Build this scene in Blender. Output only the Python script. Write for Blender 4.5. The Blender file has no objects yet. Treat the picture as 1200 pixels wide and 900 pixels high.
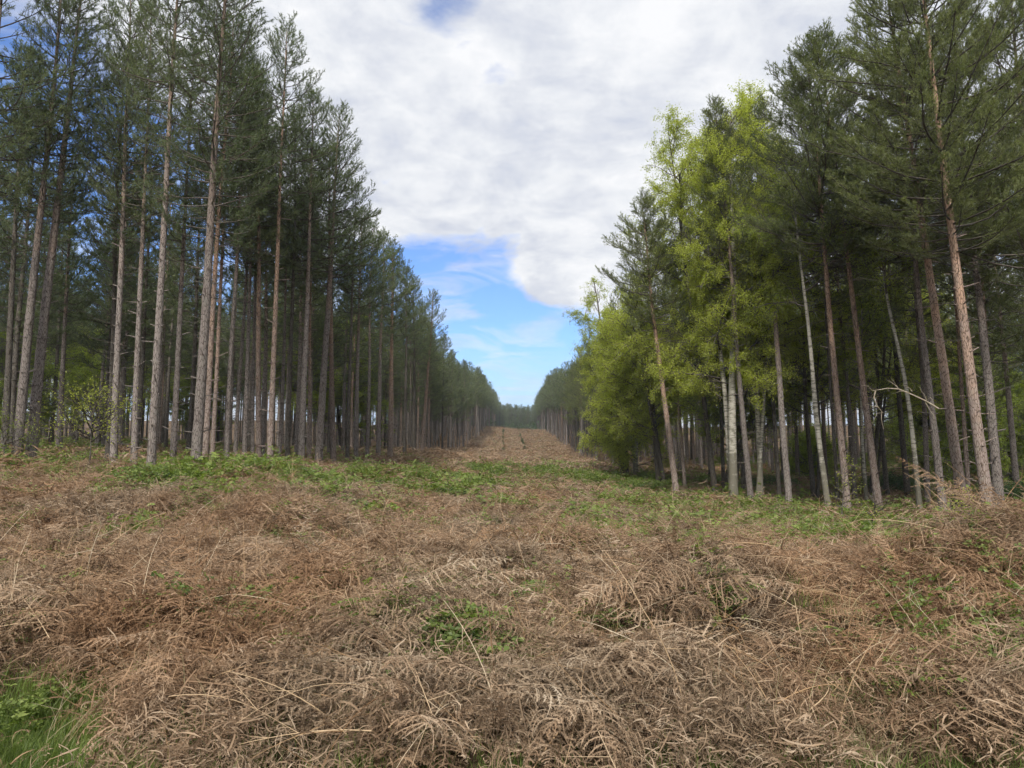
import bpy, math, random, time
import numpy as np
R = math.radians
T0 = time.time()
scene = bpy.context.scene
COL = scene.collection
PI = math.pi

# ------------------------------------------------------------------ noise / terrain
def _hash(ix, iy, s):
    n = (ix * 374761393 + iy * 668265263 + s * 1274126177) & 0x7fffffff
    n = ((n ^ (n >> 13)) * 1274126177) & 0x7fffffff
    return ((n ^ (n >> 16)) & 0xffff) / 65535.0
def vnoise(x, y, s=0):
    x = np.asarray(x, float); y = np.asarray(y, float)
    ix = np.floor(x).astype(np.int64); iy = np.floor(y).astype(np.int64)
    fx = x - ix; fy = y - iy
    fx = fx*fx*(3-2*fx); fy = fy*fy*(3-2*fy)
    a = _hash(ix, iy, s); b = _hash(ix+1, iy, s); c = _hash(ix, iy+1, s); d = _hash(ix+1, iy+1, s)
    return (a*(1-fx)+b*fx)*(1-fy) + (c*(1-fx)+d*fx)*fy
def fbm(x, y, s=0, o=3):
    t = 0; a = 1; n = 0
    for i in range(o):
        t = t + a*vnoise(x*2**i, y*2**i, s+i*17); n += a; a *= .5
    return t/n
def sstep(v, a, b):
    t = np.clip((v-a)/(b-a), 0, 1); return t*t*(3-2*t)
def ride_x(y): return y*5/832.0
PY = [-300, 0, 10, 20, 35, 60, 111, 150, 205, 240, 300, 600, 3000]
PZ = [-1, 0, .05, .08, .25, 1.0, 2.9, 5.9, 9.9, 10.6, 13.5, 13.5, 9]
def gauss(x, y, cx, cy, sx, sy): return np.exp(-((x-cx)/sx)**2-((y-cy)/sy)**2)
PIT = (3.15, 4.75)
MOUNDS = [(4.3,6.2,1.5,.75,.72),(1.9,6.1,.9,.45,.3),(-2.6,4.75,.6,.3,.22),(-.9,4.7,.7,.3,.2),(2.2,7.6,1.6,.9,.22),(-1.0,5.6,1.0,.6,.20),(-3.0,6.0,1.3,.7,.22),(1.6,5.3,.9,.5,.26),
          (3.1,5.0,.9,.4,.22),(-5.2,13,1.6,1.0,.2),(-2.9,12.5,1.3,1.0,.3),(-9,13,2,1.2,.15),(-7,10,1.5,.9,.2),(.2,16,2.0,1.2,.25),(-2,21,2.5,1.5,.3),(-4.6,8.5,1.2,.7,.25),(.6,9.6,1.1,.7,.2),(-2.2,7.3,1,.6,.2)]
def verge(x, y, soft=.12):      # 1 where there is grass verge in front of the bracken
    edge = 3.4+.3*(fbm(x/.8, y*0+3, 77)-.5)*2+1.1*sstep(-x, 1.5, 2.35)+.6*gauss(x, y, 1.75, 4.2, .25, 5)+.3*gauss(x, y, -.35, 4.2, .2, 5)
    return 1-sstep(y, edge-soft, edge+soft)
def hgt(x, y):
    x = np.asarray(x, float); y = np.asarray(y, float)
    z = np.interp(y, PY, PZ)
    xr = x - ride_x(y)
    z = z + 1.35*sstep(y, 7, 19)*sstep(-xr, .5, 8.5)*(1-.75*sstep(y, 45, 115)*(1-.6*sstep(y, 150, 200)))
    z = z + .035*np.clip(-xr-9, 0, 60)*sstep(y, 12, 30)
    z = z + .03*np.clip(xr-14, 0, 60)*sstep(y, 28, 50)
    z = z - .12*sstep(xr, 6, 13)*sstep(y, 8, 18)*(1-sstep(y, 40, 60))
    w = np.hypot(x, y)
    near = sstep(y, 4.2, 5.6)*(1-sstep(w, 60, 120))
    z = z + near*((fbm(x/1.3, y/1.3, 3)-.5)*1.0*(1-.6*sstep(w,10,25)) + (fbm(x/4.2, y/4.2, 9)-.5)*.45)
    z = z + (fbm(x/12, y/12, 21)-.5)*.7*sstep(w, 25, 60)
    z = z - .42*sstep(y, 6.5, 12)*(1-sstep(y, 70, 130))
    z = z - .2*sstep(xr, 4, 8)*sstep(y, 9, 14)*(1-sstep(y, 30, 45))
    z = z + .22*(1-verge(x, y, .35))
    z = z - .5*gauss(x, y, PIT[0], PIT[1], .42, .32)
    for cx, cy, sx, sy, a in MOUNDS: z = z + a*gauss(x, y, cx, cy, sx, sy)
    return z
EYE = 1.6
PITCH = 6.2
F = 832.0
def ray(px, py):
    u = (px-600)/F; v = (450-py)/F; c, s = math.cos(R(PITCH)), math.sin(R(PITCH))
    return np.array([u, c - v*s, s + v*c])
def at_depth(px, py, d):
    r = ray(px, py); r = r*d/r[1]; return np.array([r[0], r[1], r[2]+EYE])
def ground_hit(px, py):
    r = ray(px, py); t = np.linspace(3, 200, 6000)
    z = EYE + r[2]*t; g = hgt(r[0]*t, r[1]*t)
    k = np.argmax(g > z)
    if not (g > z).any(): k = len(t)-1
    return r[0]*t[k], r[1]*t[k]

# ------------------------------------------------------------------ mesh helpers
class MB:
    def __init__(s): s.v = []; s.f3 = []; s.f4 = []; s.n = 0; s.a = []
    def add(s, v, f3=None, f4=None, a=None):
        v = np.asarray(v, np.float32).reshape(-1, 3)
        if f3 is not None and len(f3): s.f3.append(np.asarray(f3, np.int64)+s.n)
        if f4 is not None and len(f4): s.f4.append(np.asarray(f4, np.int64)+s.n)
        s.v.append(v); s.n += len(v)
        s.a.append(np.zeros(len(v), np.float32) if a is None else np.asarray(a, np.float32))
    def mesh(s, name, mats, smooth=True, attr=None):
        m = bpy.data.meshes.new(name)
        if not s.v: return m
        v = np.concatenate(s.v)
        f3 = np.concatenate(s.f3) if s.f3 else np.zeros((0, 3), np.int64)
        f4 = np.concatenate(s.f4) if s.f4 else np.zeros((0, 4), np.int64)
        loops = np.concatenate([f3.ravel(), f4.ravel()]).astype(np.int32)
        tot = np.concatenate([np.full(len(f3), 3), np.full(len(f4), 4)]).astype(np.int32)
        st = np.concatenate([[0], np.cumsum(tot)[:-1]]).astype(np.int32)
        m.vertices.add(len(v)); m.vertices.foreach_set('co', v.ravel())
        m.loops.add(len(loops)); m.loops.foreach_set('vertex_index', loops)
        m.polygons.add(len(tot)); m.polygons.foreach_set('loop_start', st); m.polygons.foreach_set('loop_total', tot)
        m.polygons.foreach_set('use_smooth', np.full(len(tot), smooth))
        if attr:
            at = m.attributes.new(attr, 'FLOAT', 'POINT'); at.data.foreach_set('value', np.concatenate(s.a))
        m.update(calc_edges=True)
        for x in (mats if isinstance(mats, (list, tuple)) else [mats]): m.materials.append(x)
        return m
def norm(a): return a/np.maximum(np.linalg.norm(a, axis=-1, keepdims=True), 1e-9)
def perp(d):
    h = np.where(np.abs(d[..., 2:3]) < .9, np.array([0, 0, 1.]), np.array([1., 0, 0]))
    u = norm(np.cross(d, h)); return u, np.cross(d, u)
def tube(mb, P, rad, sides=10, attr=None, jitter=None):
    P = np.asarray(P, float); n = len(P)
    d = norm(np.gradient(P, axis=0)); u, w = perp(d)
    ang = np.linspace(0, 2*PI, sides, endpoint=False)
    rad = np.asarray(rad, float).reshape(n, 1, 1)
    if jitter is not None: rad = rad*jitter.reshape(n, sides, 1)
    ring = P[:, None, :] + rad*(np.cos(ang)[None, :, None]*u[:, None, :] + np.sin(ang)[None, :, None]*w[:, None, :])
    i = np.arange(n-1)[:, None]*sides; j = np.arange(sides)[None, :]; k = (j+1) % sides
    f = np.stack([i+j, i+k, i+sides+k, i+sides+j], -1).reshape(-1, 4)
    a = None if attr is None else np.repeat(attr, sides)
    mb.add(ring.reshape(-1, 3), None, f, a)
def sticks(mb, A, B, ra, rb, sides=3, attr=0.5):
    A = np.asarray(A, float).reshape(-1, 3); B = np.asarray(B, float).reshape(-1, 3); n = len(A)
    if n == 0: return
    d = norm(B-A); u, w = perp(d)
    ra = np.broadcast_to(np.asarray(ra, float), (n,)); rb = np.broadcast_to(np.asarray(rb, float), (n,))
    ang = np.linspace(0, 2*PI, sides, endpoint=False)
    o = np.cos(ang)[None, :, None]*u[:, None, :] + np.sin(ang)[None, :, None]*w[:, None, :]
    v = np.concatenate([A[:, None]+o*ra[:, None, None], B[:, None]+o*rb[:, None, None]], 1)
    i = np.arange(n)[:, None]*2*sides; j = np.arange(sides)[None]; k = (j+1) % sides
    f = np.stack([i+j, i+k, i+sides+k, i+sides+j], -1).reshape(-1, 4)
    mb.add(v.reshape(-1, 3), None, f, np.full(n*2*sides, attr))
def blades(mb, A, D, L, W, rng, attr=None):
    """single tapering triangles from A along D"""
    n = len(A); s = norm(np.cross(D, rng.normal(size=(n, 3))))
    L = np.broadcast_to(L, (n,))[:, None]; W = np.broadcast_to(W, (n,))[:, None]
    v = np.stack([A - s*W/2, A + s*W/2, A + D*L], 1)
    a = None if attr is None else np.repeat(attr, 3)
    mb.add(v.reshape(-1, 3), np.arange(3*n).reshape(-1, 3), None, a)
def leaves(mb, C, D, Nn, L, W, attr=None):
    """folded diamond leaves: base C, direction D, normal Nn"""
    n = len(C); s = norm(np.cross(D, Nn)); up = np.cross(s, D)
    L = np.broadcast_to(L, (n,))[:, None]; W = np.broadcast_to(W, (n,))[:, None]
    v = np.stack([C, C + D*L*.45 + s*W/2 + up*W*.15, C + D*L, C + D*L*.45 - s*W/2 + up*W*.15], 1)
    b = np.arange(n)[:, None]*4
    f = np.concatenate([b+[0, 1, 2], b+[0, 2, 3]])
    mb.add(v.reshape(-1, 3), f, None, None if attr is None else np.repeat(attr, 4))
def ribbons(mb, P, W, up=None, attr=None):
    """P: (n, k, 3) centre lines; W: (n, k) widths"""
    n, k, _ = P.shape
    d = norm(np.gradient(P, axis=1))
    if up is None: up = np.array([0, 0, 1.])
    s = norm(np.cross(d, np.broadcast_to(up, d.shape)))
    v = np.stack([P - s*W[..., None]/2, P + s*W[..., None]/2], 2).reshape(n, 2*k, 3)
    i = np.arange(n)[:, None]*2*k; j = np.arange(k-1)[None]*2
    f = np.stack([i+j, i+j+1, i+j+3, i+j+2], -1).reshape(-1, 4)
    mb.add(v.reshape(-1, 3), None, f, None if attr is None else np.repeat(attr, 2*k))

# ------------------------------------------------------------------ materials
def new_mat(name):
    m = bpy.data.materials.new(name); m.use_nodes = True; nt = m.node_tree; nt.nodes.clear(); return m, nt
class NB:
    def __init__(s, nt): s.nt = nt
    def n(s, t, **kw):
        x = s.nt.nodes.new(t)
        for k, v in kw.items():
            if k == 'ins':
                for kk, vv in v.items():
                    if isinstance(vv, bpy.types.NodeSocket): s.nt.links.new(vv, x.inputs[kk])
                    else: x.inputs[kk].default_value = vv
            else: setattr(x, k, v)
        return x
    def ramp(s, fac, stops):
        r = s.nt.nodes.new('ShaderNodeValToRGB'); s.nt.links.new(fac, r.inputs[0])
        e = r.color_ramp.elements
        while len(e) < len(stops): e.new(.5)
        for el, (p, c) in zip(e, stops): el.position = p; el.color = (*c, 1) if len(c) == 3 else c
        return r.outputs[0]
    def math(s, op, a, b=0.0, clamp=False):
        x = s.nt.nodes.new('ShaderNodeMath'); x.operation = op; x.use_clamp = clamp
        for i, v in enumerate((a, b)):
            if isinstance(v, bpy.types.NodeSocket): s.nt.links.new(v, x.inputs[i])
            else: x.inputs[i].default_value = v
        return x.outputs[0]
    def mix(s, f, a, b, mode='MIX'):
        x = s.nt.nodes.new('ShaderNodeMix'); x.data_type = 'RGBA'; x.blend_type = mode
        for k, v in ((0, f), (6, a), (7, b)):
            if isinstance(v, bpy.types.NodeSocket): s.nt.links.new(v, x.inputs[k])
            else: x.inputs[k].default_value = v if k == 0 else (*v, 1)
        return x.outputs[2]
    def noise(s, scale, vec=None, detail=3, rough=.6, dist=0):
        x = s.n('ShaderNodeTexNoise'); x.inputs['Scale'].default_value = scale; x.inputs['Detail'].default_value = detail
        x.inputs['Roughness'].default_value = rough; x.inputs['Distortion'].default_value = dist
        if vec is not None: s.nt.links.new(vec, x.inputs['Vector'])
        return x.outputs['Fac']
def finish(nb, col, rough=.85, trans=0.0, tcol=None, bump=None, bstr=.4, bdist=.02, spec=.2):
    nt = nb.nt
    p = nb.n('ShaderNodeBsdfPrincipled'); p.inputs['Roughness'].default_value = rough
    p.inputs['Specular IOR Level'].default_value = spec
    nt.links.new(col, p.inputs['Base Color'])
    if bump is not None:
        b = nb.n('ShaderNodeBump'); b.inputs['Strength'].default_value = bstr; b.inputs['Distance'].default_value = bdist
        nt.links.new(bump, b.inputs['Height']); nt.links.new(b.outputs[0], p.inputs['Normal'])
    o = nb.n('ShaderNodeOutputMaterial')
    if trans > 0:
        t = nb.n('ShaderNodeBsdfTranslucent'); nt.links.new(tcol if tcol is not None else col, t.inputs[0])
        m = nb.n('ShaderNodeMixShader'); m.inputs[0].default_value = trans
        nt.links.new(p.outputs[0], m.inputs[1]); nt.links.new(t.outputs[0], m.inputs[2]); nt.links.new(m.outputs[0], o.inputs[0])
    else: nt.links.new(p.outputs[0], o.inputs[0])
def leaf_mat(name, c1, c2, c3, trans=.3, tmul=(1.3, 1.5, .6), nscale=.9, rough=.7, spec=.2):
    m, nt = new_mat(name); nb = NB(nt)
    pos = nb.n('ShaderNodeNewGeometry').outputs['Position']; oi = nb.n('ShaderNodeObjectInfo').outputs['Random']
    a = nb.n('ShaderNodeAttribute', attribute_name='v').outputs['Fac']
    n = nb.noise(nscale, pos, 2)
    f = nb.math('ADD', nb.math('MULTIPLY', n, .7), nb.math('ADD', nb.math('MULTIPLY', a, .45), nb.math('MULTIPLY', oi, .25)))
    c = nb.ramp(f, [(.35, c1), (.65, c2), (1.0, c3)])
    tc = nb.mix(1.0, c, tmul, 'MULTIPLY')
    finish(nb, c, rough, trans, tc, spec=spec)
    return m
def bark_mat(name, low, high, dark, crack=26, lic=.3, start=.35):
    m, nt = new_mat(name); nb = NB(nt)
    tc = nb.n('ShaderNodeTexCoord').outputs['Object']; h = nb.n('ShaderNodeAttribute', attribute_name='h').outputs['Fac']
    mp = nb.n('ShaderNodeMapping'); mp.inputs['Scale'].default_value = (1, 1, .22); nt.links.new(tc, mp.inputs[0])
    v = nb.n('ShaderNodeTexVoronoi', feature='DISTANCE_TO_EDGE'); v.inputs['Scale'].default_value = crack; nt.links.new(mp.outputs[0], v.inputs['Vector'])
    e = nb.math('SMOOTH_MIN', v.outputs['Distance'], .35)
    fine = nb.noise(30, mp.outputs[0], 4, .7); big = nb.noise(1.2, tc, 3); oi = nb.n('ShaderNodeObjectInfo').outputs['Random']
    hh = nb.math('ADD', h, nb.math('MULTIPLY', nb.math('SUBTRACT', big, .5), .7))
    col = nb.mix(nb.ramp(hh, [(start, (0,)*3), (start+.28, (1,)*3)]), low, high)
    col = nb.mix(nb.math('MULTIPLY', nb.ramp(nb.noise(5, tc, 4), [(.5, (0,)*3), (.7, (1,)*3)]), lic), col, (.23, .245, .19))
    col = nb.mix(nb.ramp(e, [(.0, (1,)*3), (.12, (0,)*3)]), col, dark)
    col = nb.mix(nb.math('MULTIPLY', fine, .6), col, nb.mix(.6, col, dark))
    br = nb.n('ShaderNodeHueSaturation'); nt.links.new(col, br.inputs['Color'])
    nt.links.new(nb.math('ADD', nb.math('MULTIPLY', oi, .55), .75), br.inputs['Value'])
    finish(nb, br.outputs[0], .9, bump=nb.math('ADD', e, nb.math('MULTIPLY', fine, .3)), bstr=.8, bdist=.02, spec=.1)
    return m
M = {}
M['bark'] = bark_mat('pine_bark', (.25, .218, .198), (.27, .20, .155), (.055, .042, .036))
M['bark_red'] = bark_mat('red_pine_bark', (.27, .22, .195), (.36, .24, .17), (.07, .045, .032), start=.18)
M['bark_dark'] = bark_mat('dark_bark', (.125, .11, .095), (.145, .125, .10), (.03, .025, .02))
def birch_mat():
    m, nt = new_mat('birch_bark'); nb = NB(nt)
    tc = nb.n('ShaderNodeTexCoord').outputs['Object']; h = nb.n('ShaderNodeAttribute', attribute_name='h').outputs['Fac']
    mp = nb.n('ShaderNodeMapping'); mp.inputs['Scale'].default_value = (1.5, 1.5, 9); nt.links.new(tc, mp.inputs[0])
    n = nb.noise(2.2, mp.outputs[0], 4, .65); n2 = nb.noise(3.5, tc, 4)
    c = nb.mix(nb.ramp(n, [(.50, (0,)*3), (.60, (1,)*3)]), (.40, .37, .32), (.10, .087, .073))
    low = nb.math('SUBTRACT', n2, nb.math('MULTIPLY', h, 1.6))
    c = nb.mix(nb.ramp(low, [(.22, (0,)*3), (.36, (1,)*3)]), c, (.12, .105, .085))
    c = nb.mix(nb.math('MULTIPLY', n2, .35), c, (.22, .23, .15))
    finish(nb, c, .75, bump=n, bstr=.4)
    return m
M['birch'] = birch_mat()
M['needle_l'] = leaf_mat('pine_needles', (.068, .094, .05), (.12, .152, .08), (.19, .22, .115), .4, (1.2, 1.3, .7), .7)
M['needle_r'] = leaf_mat('olive_pine_needles', (.08, .104, .042), (.15, .175, .07), (.22, .245, .105), .4, (1.2, 1.3, .6), .7)
M['leaf_bright'] = leaf_mat('spring_leaves', (.26, .305, .055), (.40, .445, .08), (.53, .56, .15), .62, (1.15, 1.2, .6), 1.0, .55)
M['leaf_mid'] = leaf_mat('green_leaves', (.14, .185, .04), (.24, .30, .06), (.34, .40, .09), .55, (1.3, 1.4, .5), 1.0, .55)
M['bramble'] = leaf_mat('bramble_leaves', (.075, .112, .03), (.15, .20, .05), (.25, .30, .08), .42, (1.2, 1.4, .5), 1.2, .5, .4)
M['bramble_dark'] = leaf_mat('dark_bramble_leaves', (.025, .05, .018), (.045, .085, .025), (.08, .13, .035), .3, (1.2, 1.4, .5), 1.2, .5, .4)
M['grass'] = leaf_mat('grass_blades', (.07, .115, .026), (.13, .185, .045), (.23, .28, .08), .4, (1.2, 1.4, .5), 2.0, .5, .35)
M['dry_grass'] = leaf_mat('dry_grass_blades', (.22, .19, .10), (.33, .28, .16), (.42, .36, .22), .3, (1.1, 1.05, .8), 2.0, .7)
def bracken_mat(name, k=1.0, g=1.0):
    m, nt = new_mat(name); nb = NB(nt)
    pos = nb.n('ShaderNodeNewGeometry').outputs['Position']; oi = nb.n('ShaderNodeObjectInfo').outputs['Random']
    a = nb.n('ShaderNodeAttribute', attribute_name='v').outputs['Fac']
    f = nb.math('ADD', nb.math('MULTIPLY', oi, .6), nb.math('MULTIPLY', a, .4))
    grey = nb.ramp(f, [(0, (.11*k, .078*k, .05*k)), (.3, (.235*k, .17*k, .112*k)), (.65, (.36*k, .275*k, .19*k)), (1, (.54*k, .45*k, .34*k))])
    rust = nb.ramp(f, [(0, (.13*k, .075*k, .042*k)), (.35, (.25*k, .15*k, .085*k)), (.7, (.36*k, .225*k, .13*k)), (1, (.46*k, .32*k, .21*k))])
    n = nb.noise(.55, pos, 3, .6)
    c = nb.mix(nb.ramp(n, [(.37, (0,)*3), (.64, (1,)*3)]), grey, rust)
    finish(nb, c, .85, .18, spec=.15)
    return m
M['bracken'] = bracken_mat('dead_bracken', .92)
M['stem'] = (lambda m_nt: (finish(NB(m_nt[1]), NB(m_nt[1]).ramp(NB(m_nt[1]).n('ShaderNodeObjectInfo').outputs['Random'],
            [(0, (.20, .11, .05)), (.4, (.36, .23, .12)), (.75, (.50, .37, .23)), (1, (.56, .47, .34))]), .6, spec=.3), m_nt[0])[1])(new_mat('bracken_stalk'))
def ground_mat():
    m, nt = new_mat('forest_soil'); nb = NB(nt)
    pos = nb.n('ShaderNodeNewGeometry').outputs['Position']
    n1 = nb.noise(.35, pos, 5, .65); n2 = nb.noise(9, pos, 6, .75, .6); n3 = nb.noise(2.2, pos, 5, .7)
    c = nb.ramp(n2, [(.30, (.045, .03, .02)), (.48, (.115, .075, .048)), (.62, (.20, .135, .088)), (.78, (.30, .215, .15))])
    g = nb.ramp(nb.math('ADD', nb.math('MULTIPLY', n1, .65), nb.math('MULTIPLY', n3, .35)), [(.50, (0,)*3), (.62, (1,)*3)])
    c = nb.mix(nb.math('MULTIPLY', g, .45), c, nb.ramp(n2, [(.3, (.03, .05, .015)), (.6, (.09, .13, .03)), (.8, (.15, .2, .05))]))
    finish(nb, c, .95, bump=n2, bstr=.9, bdist=.12, spec=.05)
    return m
M['ground'] = ground_mat()

# ------------------------------------------------------------------ objects
def tag(o, label=None, cat=None, group=None, kind=None):
    if label: o['label'] = label
    if cat: o['category'] = cat
    if group: o['group'] = group
    if kind: o['kind'] = kind
    return o
def link(name, mesh, parent=None):
    o = bpy.data.objects.new(name, mesh); COL.objects.link(o)
    if parent is not None: o.parent = parent
    return o
def empty(name, loc, rz=0, label=None, cat=None, group=None):
    o = bpy.data.objects.new(name, None); COL.objects.link(o); o.location = loc; o.rotation_euler = (0, 0, rz)
    o.empty_display_size = .3
    return tag(o, label, cat, group)

# ------------------------------------------------------------------ trees
def axis_fn(H, lean, seed, wob=.12):
    """lean: (dx, dy) offset of the axis at height 1 m (slope); gentle curvature"""
    rng = np.random.default_rng(seed+999); ph = rng.uniform(0, 6.28, 4); am = rng.uniform(.3, 1, 4)*wob
    def f(z):
        z = np.asarray(z, float)
        t = np.clip(z/H, 0, 1)
        x = lean[0]*z + am[0]*np.sin(t*5+ph[0])*t*(1.2-t) + am[1]*np.sin(t*11+ph[1])*.25*t
        y = lean[1]*z + am[2]*np.sin(t*5+ph[2])*t*(1.2-t)
        return np.stack([x, y, z], -1)
    return f
def pine_meshes(H, r0, zb, Rc, seed, lean=(0, 0), lod=0, mat='needle_l', bark='bark', wob=.12, dense=1.0, dead=1.0, flat=1.0):
    rng = np.random.default_rng(seed); ax = axis_fn(H, lean, seed, wob)
    # trunk
    tb = MB(); sides = (14, 8, 6)[lod]; nr = (46, 22, 12)[lod]
    z = np.linspace(-.25, H*.985, nr); t = np.clip(z/H, 0, 1)
    rad = r0*(.06+.94*(1-t)**.8) + r0*.35*np.exp(-np.clip(z, 0, 9)/.28)
    jit = 1+rng.uniform(-.06, .06, (nr, sides))
    tube(tb, ax(z), rad, sides, t, jit)
    # whorl scars and dead stubs on the bare trunk
    zs = []; zz = .9
    while zz < zb+.5: zs.append(zz+rng.uniform(-.05, .05)); zz += rng.uniform(.36, .6)
    A = []; B = []; ra = []; A2 = []; B2 = []; ra2 = []
    for q in zs:
        k = rng.integers(3, 6); o = rng.uniform(0, 6.28)
        for i in range(k):
            an = o + i*2*PI/k + rng.uniform(-.3, .3); c = ax(q+rng.uniform(-.03, .03)); rr = r0*(.06+.94*(1-q/H)**.8)
            d = np.array([math.cos(an), math.sin(an), rng.uniform(-.1, .5)])
            A.append(c+d*rr*.6); L = rng.uniform(.03, .09) if rng.random() < .75 else rng.uniform(.12, .4)
            B.append(c+d*(rr+L)); ra.append(rng.uniform(.012, .022))
            if lod < 2 and rng.random() < .16*dead*(.4+1.6*q/zb) and q > 1.8:
                L = rng.uniform(.5, 1.5)*(.5+q/zb)*.7; d2 = d.copy(); d2[2] = rng.uniform(-.15, .35); p = c+d*rr
                for s_ in range(4):
                    pn = p + d2*L/4; A2.append(p); B2.append(pn); ra2.append(.012*(1-s_*.22)); p = pn
                    d2 = d2+rng.normal(0, .18, 3)
                    if s_ > 0:
                        A2.append(p); B2.append(p+(d2+rng.normal(0, .6, 3))*L*.22); ra2.append(.005)
    if lod < 2: sticks(tb, A, B, np.array(ra), np.array(ra)*.7, 5, .05)
    # branches + needles
    bb = MB(); nb_ = MB()
    if A2: sticks(bb, A2, B2, np.array(ra2), np.array(ra2)*.7, 3)
    tA = []; tB = []; segA = []; segB = []; segr = []
    z = zb; step = (.36, .42, .6)[lod]
    while z < H-.15:
        s = (z-zb)/(H-zb)
        prof = np.interp(s, [0, .08, .3, .6, .85, 1], [.55, .85, 1, .78, .45, .12])
        k = int(rng.integers(4, 7)) if lod < 2 else int(rng.integers(5, 8)); o = rng.uniform(0, 6.28)
        for i in range(k):
            if rng.random() < .14: continue
            an = o+i*2*PI/k+rng.uniform(-.35, .35)
            L = Rc*prof*rng.uniform(.62, 1.2)
            el = R(np.interp(s, [0, .5, 1], [-2, 22, 58])*flat+rng.uniform(-12, 12)+(1-flat)*14*rng.normal())
            p = ax(z+rng.uniform(-.12, .12)); pts = [p]; ns = 5
            d = np.array([math.cos(an)*math.cos(el), math.sin(an)*math.cos(el), math.sin(el)])
            for q in range(ns):
                p = p + d*L/ns; pts.append(p)
                d = norm(d + np.array([0, 0, (.10+.06*q*(1-s))*flat])+rng.normal(0, .07, 3))
            pts = np.array(pts); rb = .008+.010*L
            segA += list(pts[:-1]); segB += list(pts[1:]); segr += list(rb*(1-.8*np.arange(ns)/ns))
            nt = max(3, int((L+.35)*(5.8, 4.6, 3.2)[lod]*dense)); side = 1
            us = np.linspace(.2 if s > .15 else .4, 1, nt)**.8
            for u in us:
                fi = u*ns; j = min(int(fi), ns-1); c = pts[j]+(pts[j+1]-pts[j])*(fi-j); bd = norm(pts[j+1]-pts[j])
                sd = norm(np.cross(bd, [0, 0, 1]))*side; side = -side
                tl = (.18+.34*L*(1-u)*.6+.12)*rng.uniform(.7, 1.3)
                dd = norm(bd*.75+sd*(.8 if u < .97 else .1)+np.array([0, 0, .32])+rng.normal(0, .22, 3))
                e = c+dd*tl; tA.append(c); tB.append(e)
                if lod < 2:
                    c2 = c+dd*tl*.5; d3 = norm(dd+sd*-.8+np.array([0, 0, .3])+rng.normal(0, .3, 3)); tA.append(c2); tB.append(c2+d3*tl*.6)
        z += step*rng.uniform(.8, 1.2)
    top = ax(H); tA.append(ax(H-.4)); tB.append(top)
    tA = np.array(tA); tB = np.array(tB)
    sticks(bb, segA, segB, np.array(segr), np.array(segr)*.8, 4 if lod == 0 else 3)
    sticks(bb, tA, tB, .005 if lod < 2 else .009, .003, 3)
    n = len(tA); nn = (24, 18, 12)[lod]
    nl = (.10, .12, .22)[lod]; nw = (.0135, .022, .055)[lod]
    u = 1.08-.95*rng.uniform(0, 1, (n, nn, 1))**1.4; d = norm(tB-tA)[:, None, :]
    P = tA[:, None]+(tB-tA)[:, None]*u
    D = norm(d*rng.uniform(.5, 1.3, (n, nn, 1)) + norm(rng.normal(size=(n, nn, 3)))*.85+np.array([0, 0, .1]))
    va = np.repeat(rng.uniform(0, 1, n), nn)
    blades(nb_, P.reshape(-1, 3), D.reshape(-1, 3), nl*rng.uniform(.7, 1.25, n*nn), nw*rng.uniform(.7, 1.3, n*nn), rng, va)
    return (tb.mesh('trunk', M[bark], True, 'h'), bb.mesh('branches', M['bark_dark'], True, 'h'), nb_.mesh('crown', M[mat], False, 'v'))
def place_tree(name, meshes, loc, rz, label, cat, group=None, sc=1, sxy=1):
    e = empty(name, loc, rz, label, cat, group); e.scale = (sc*sxy, sc*sxy, sc)
    for nm, m in zip(('trunk', 'branches', 'crown'), meshes): link(nm, m, e)
    return e
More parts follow.
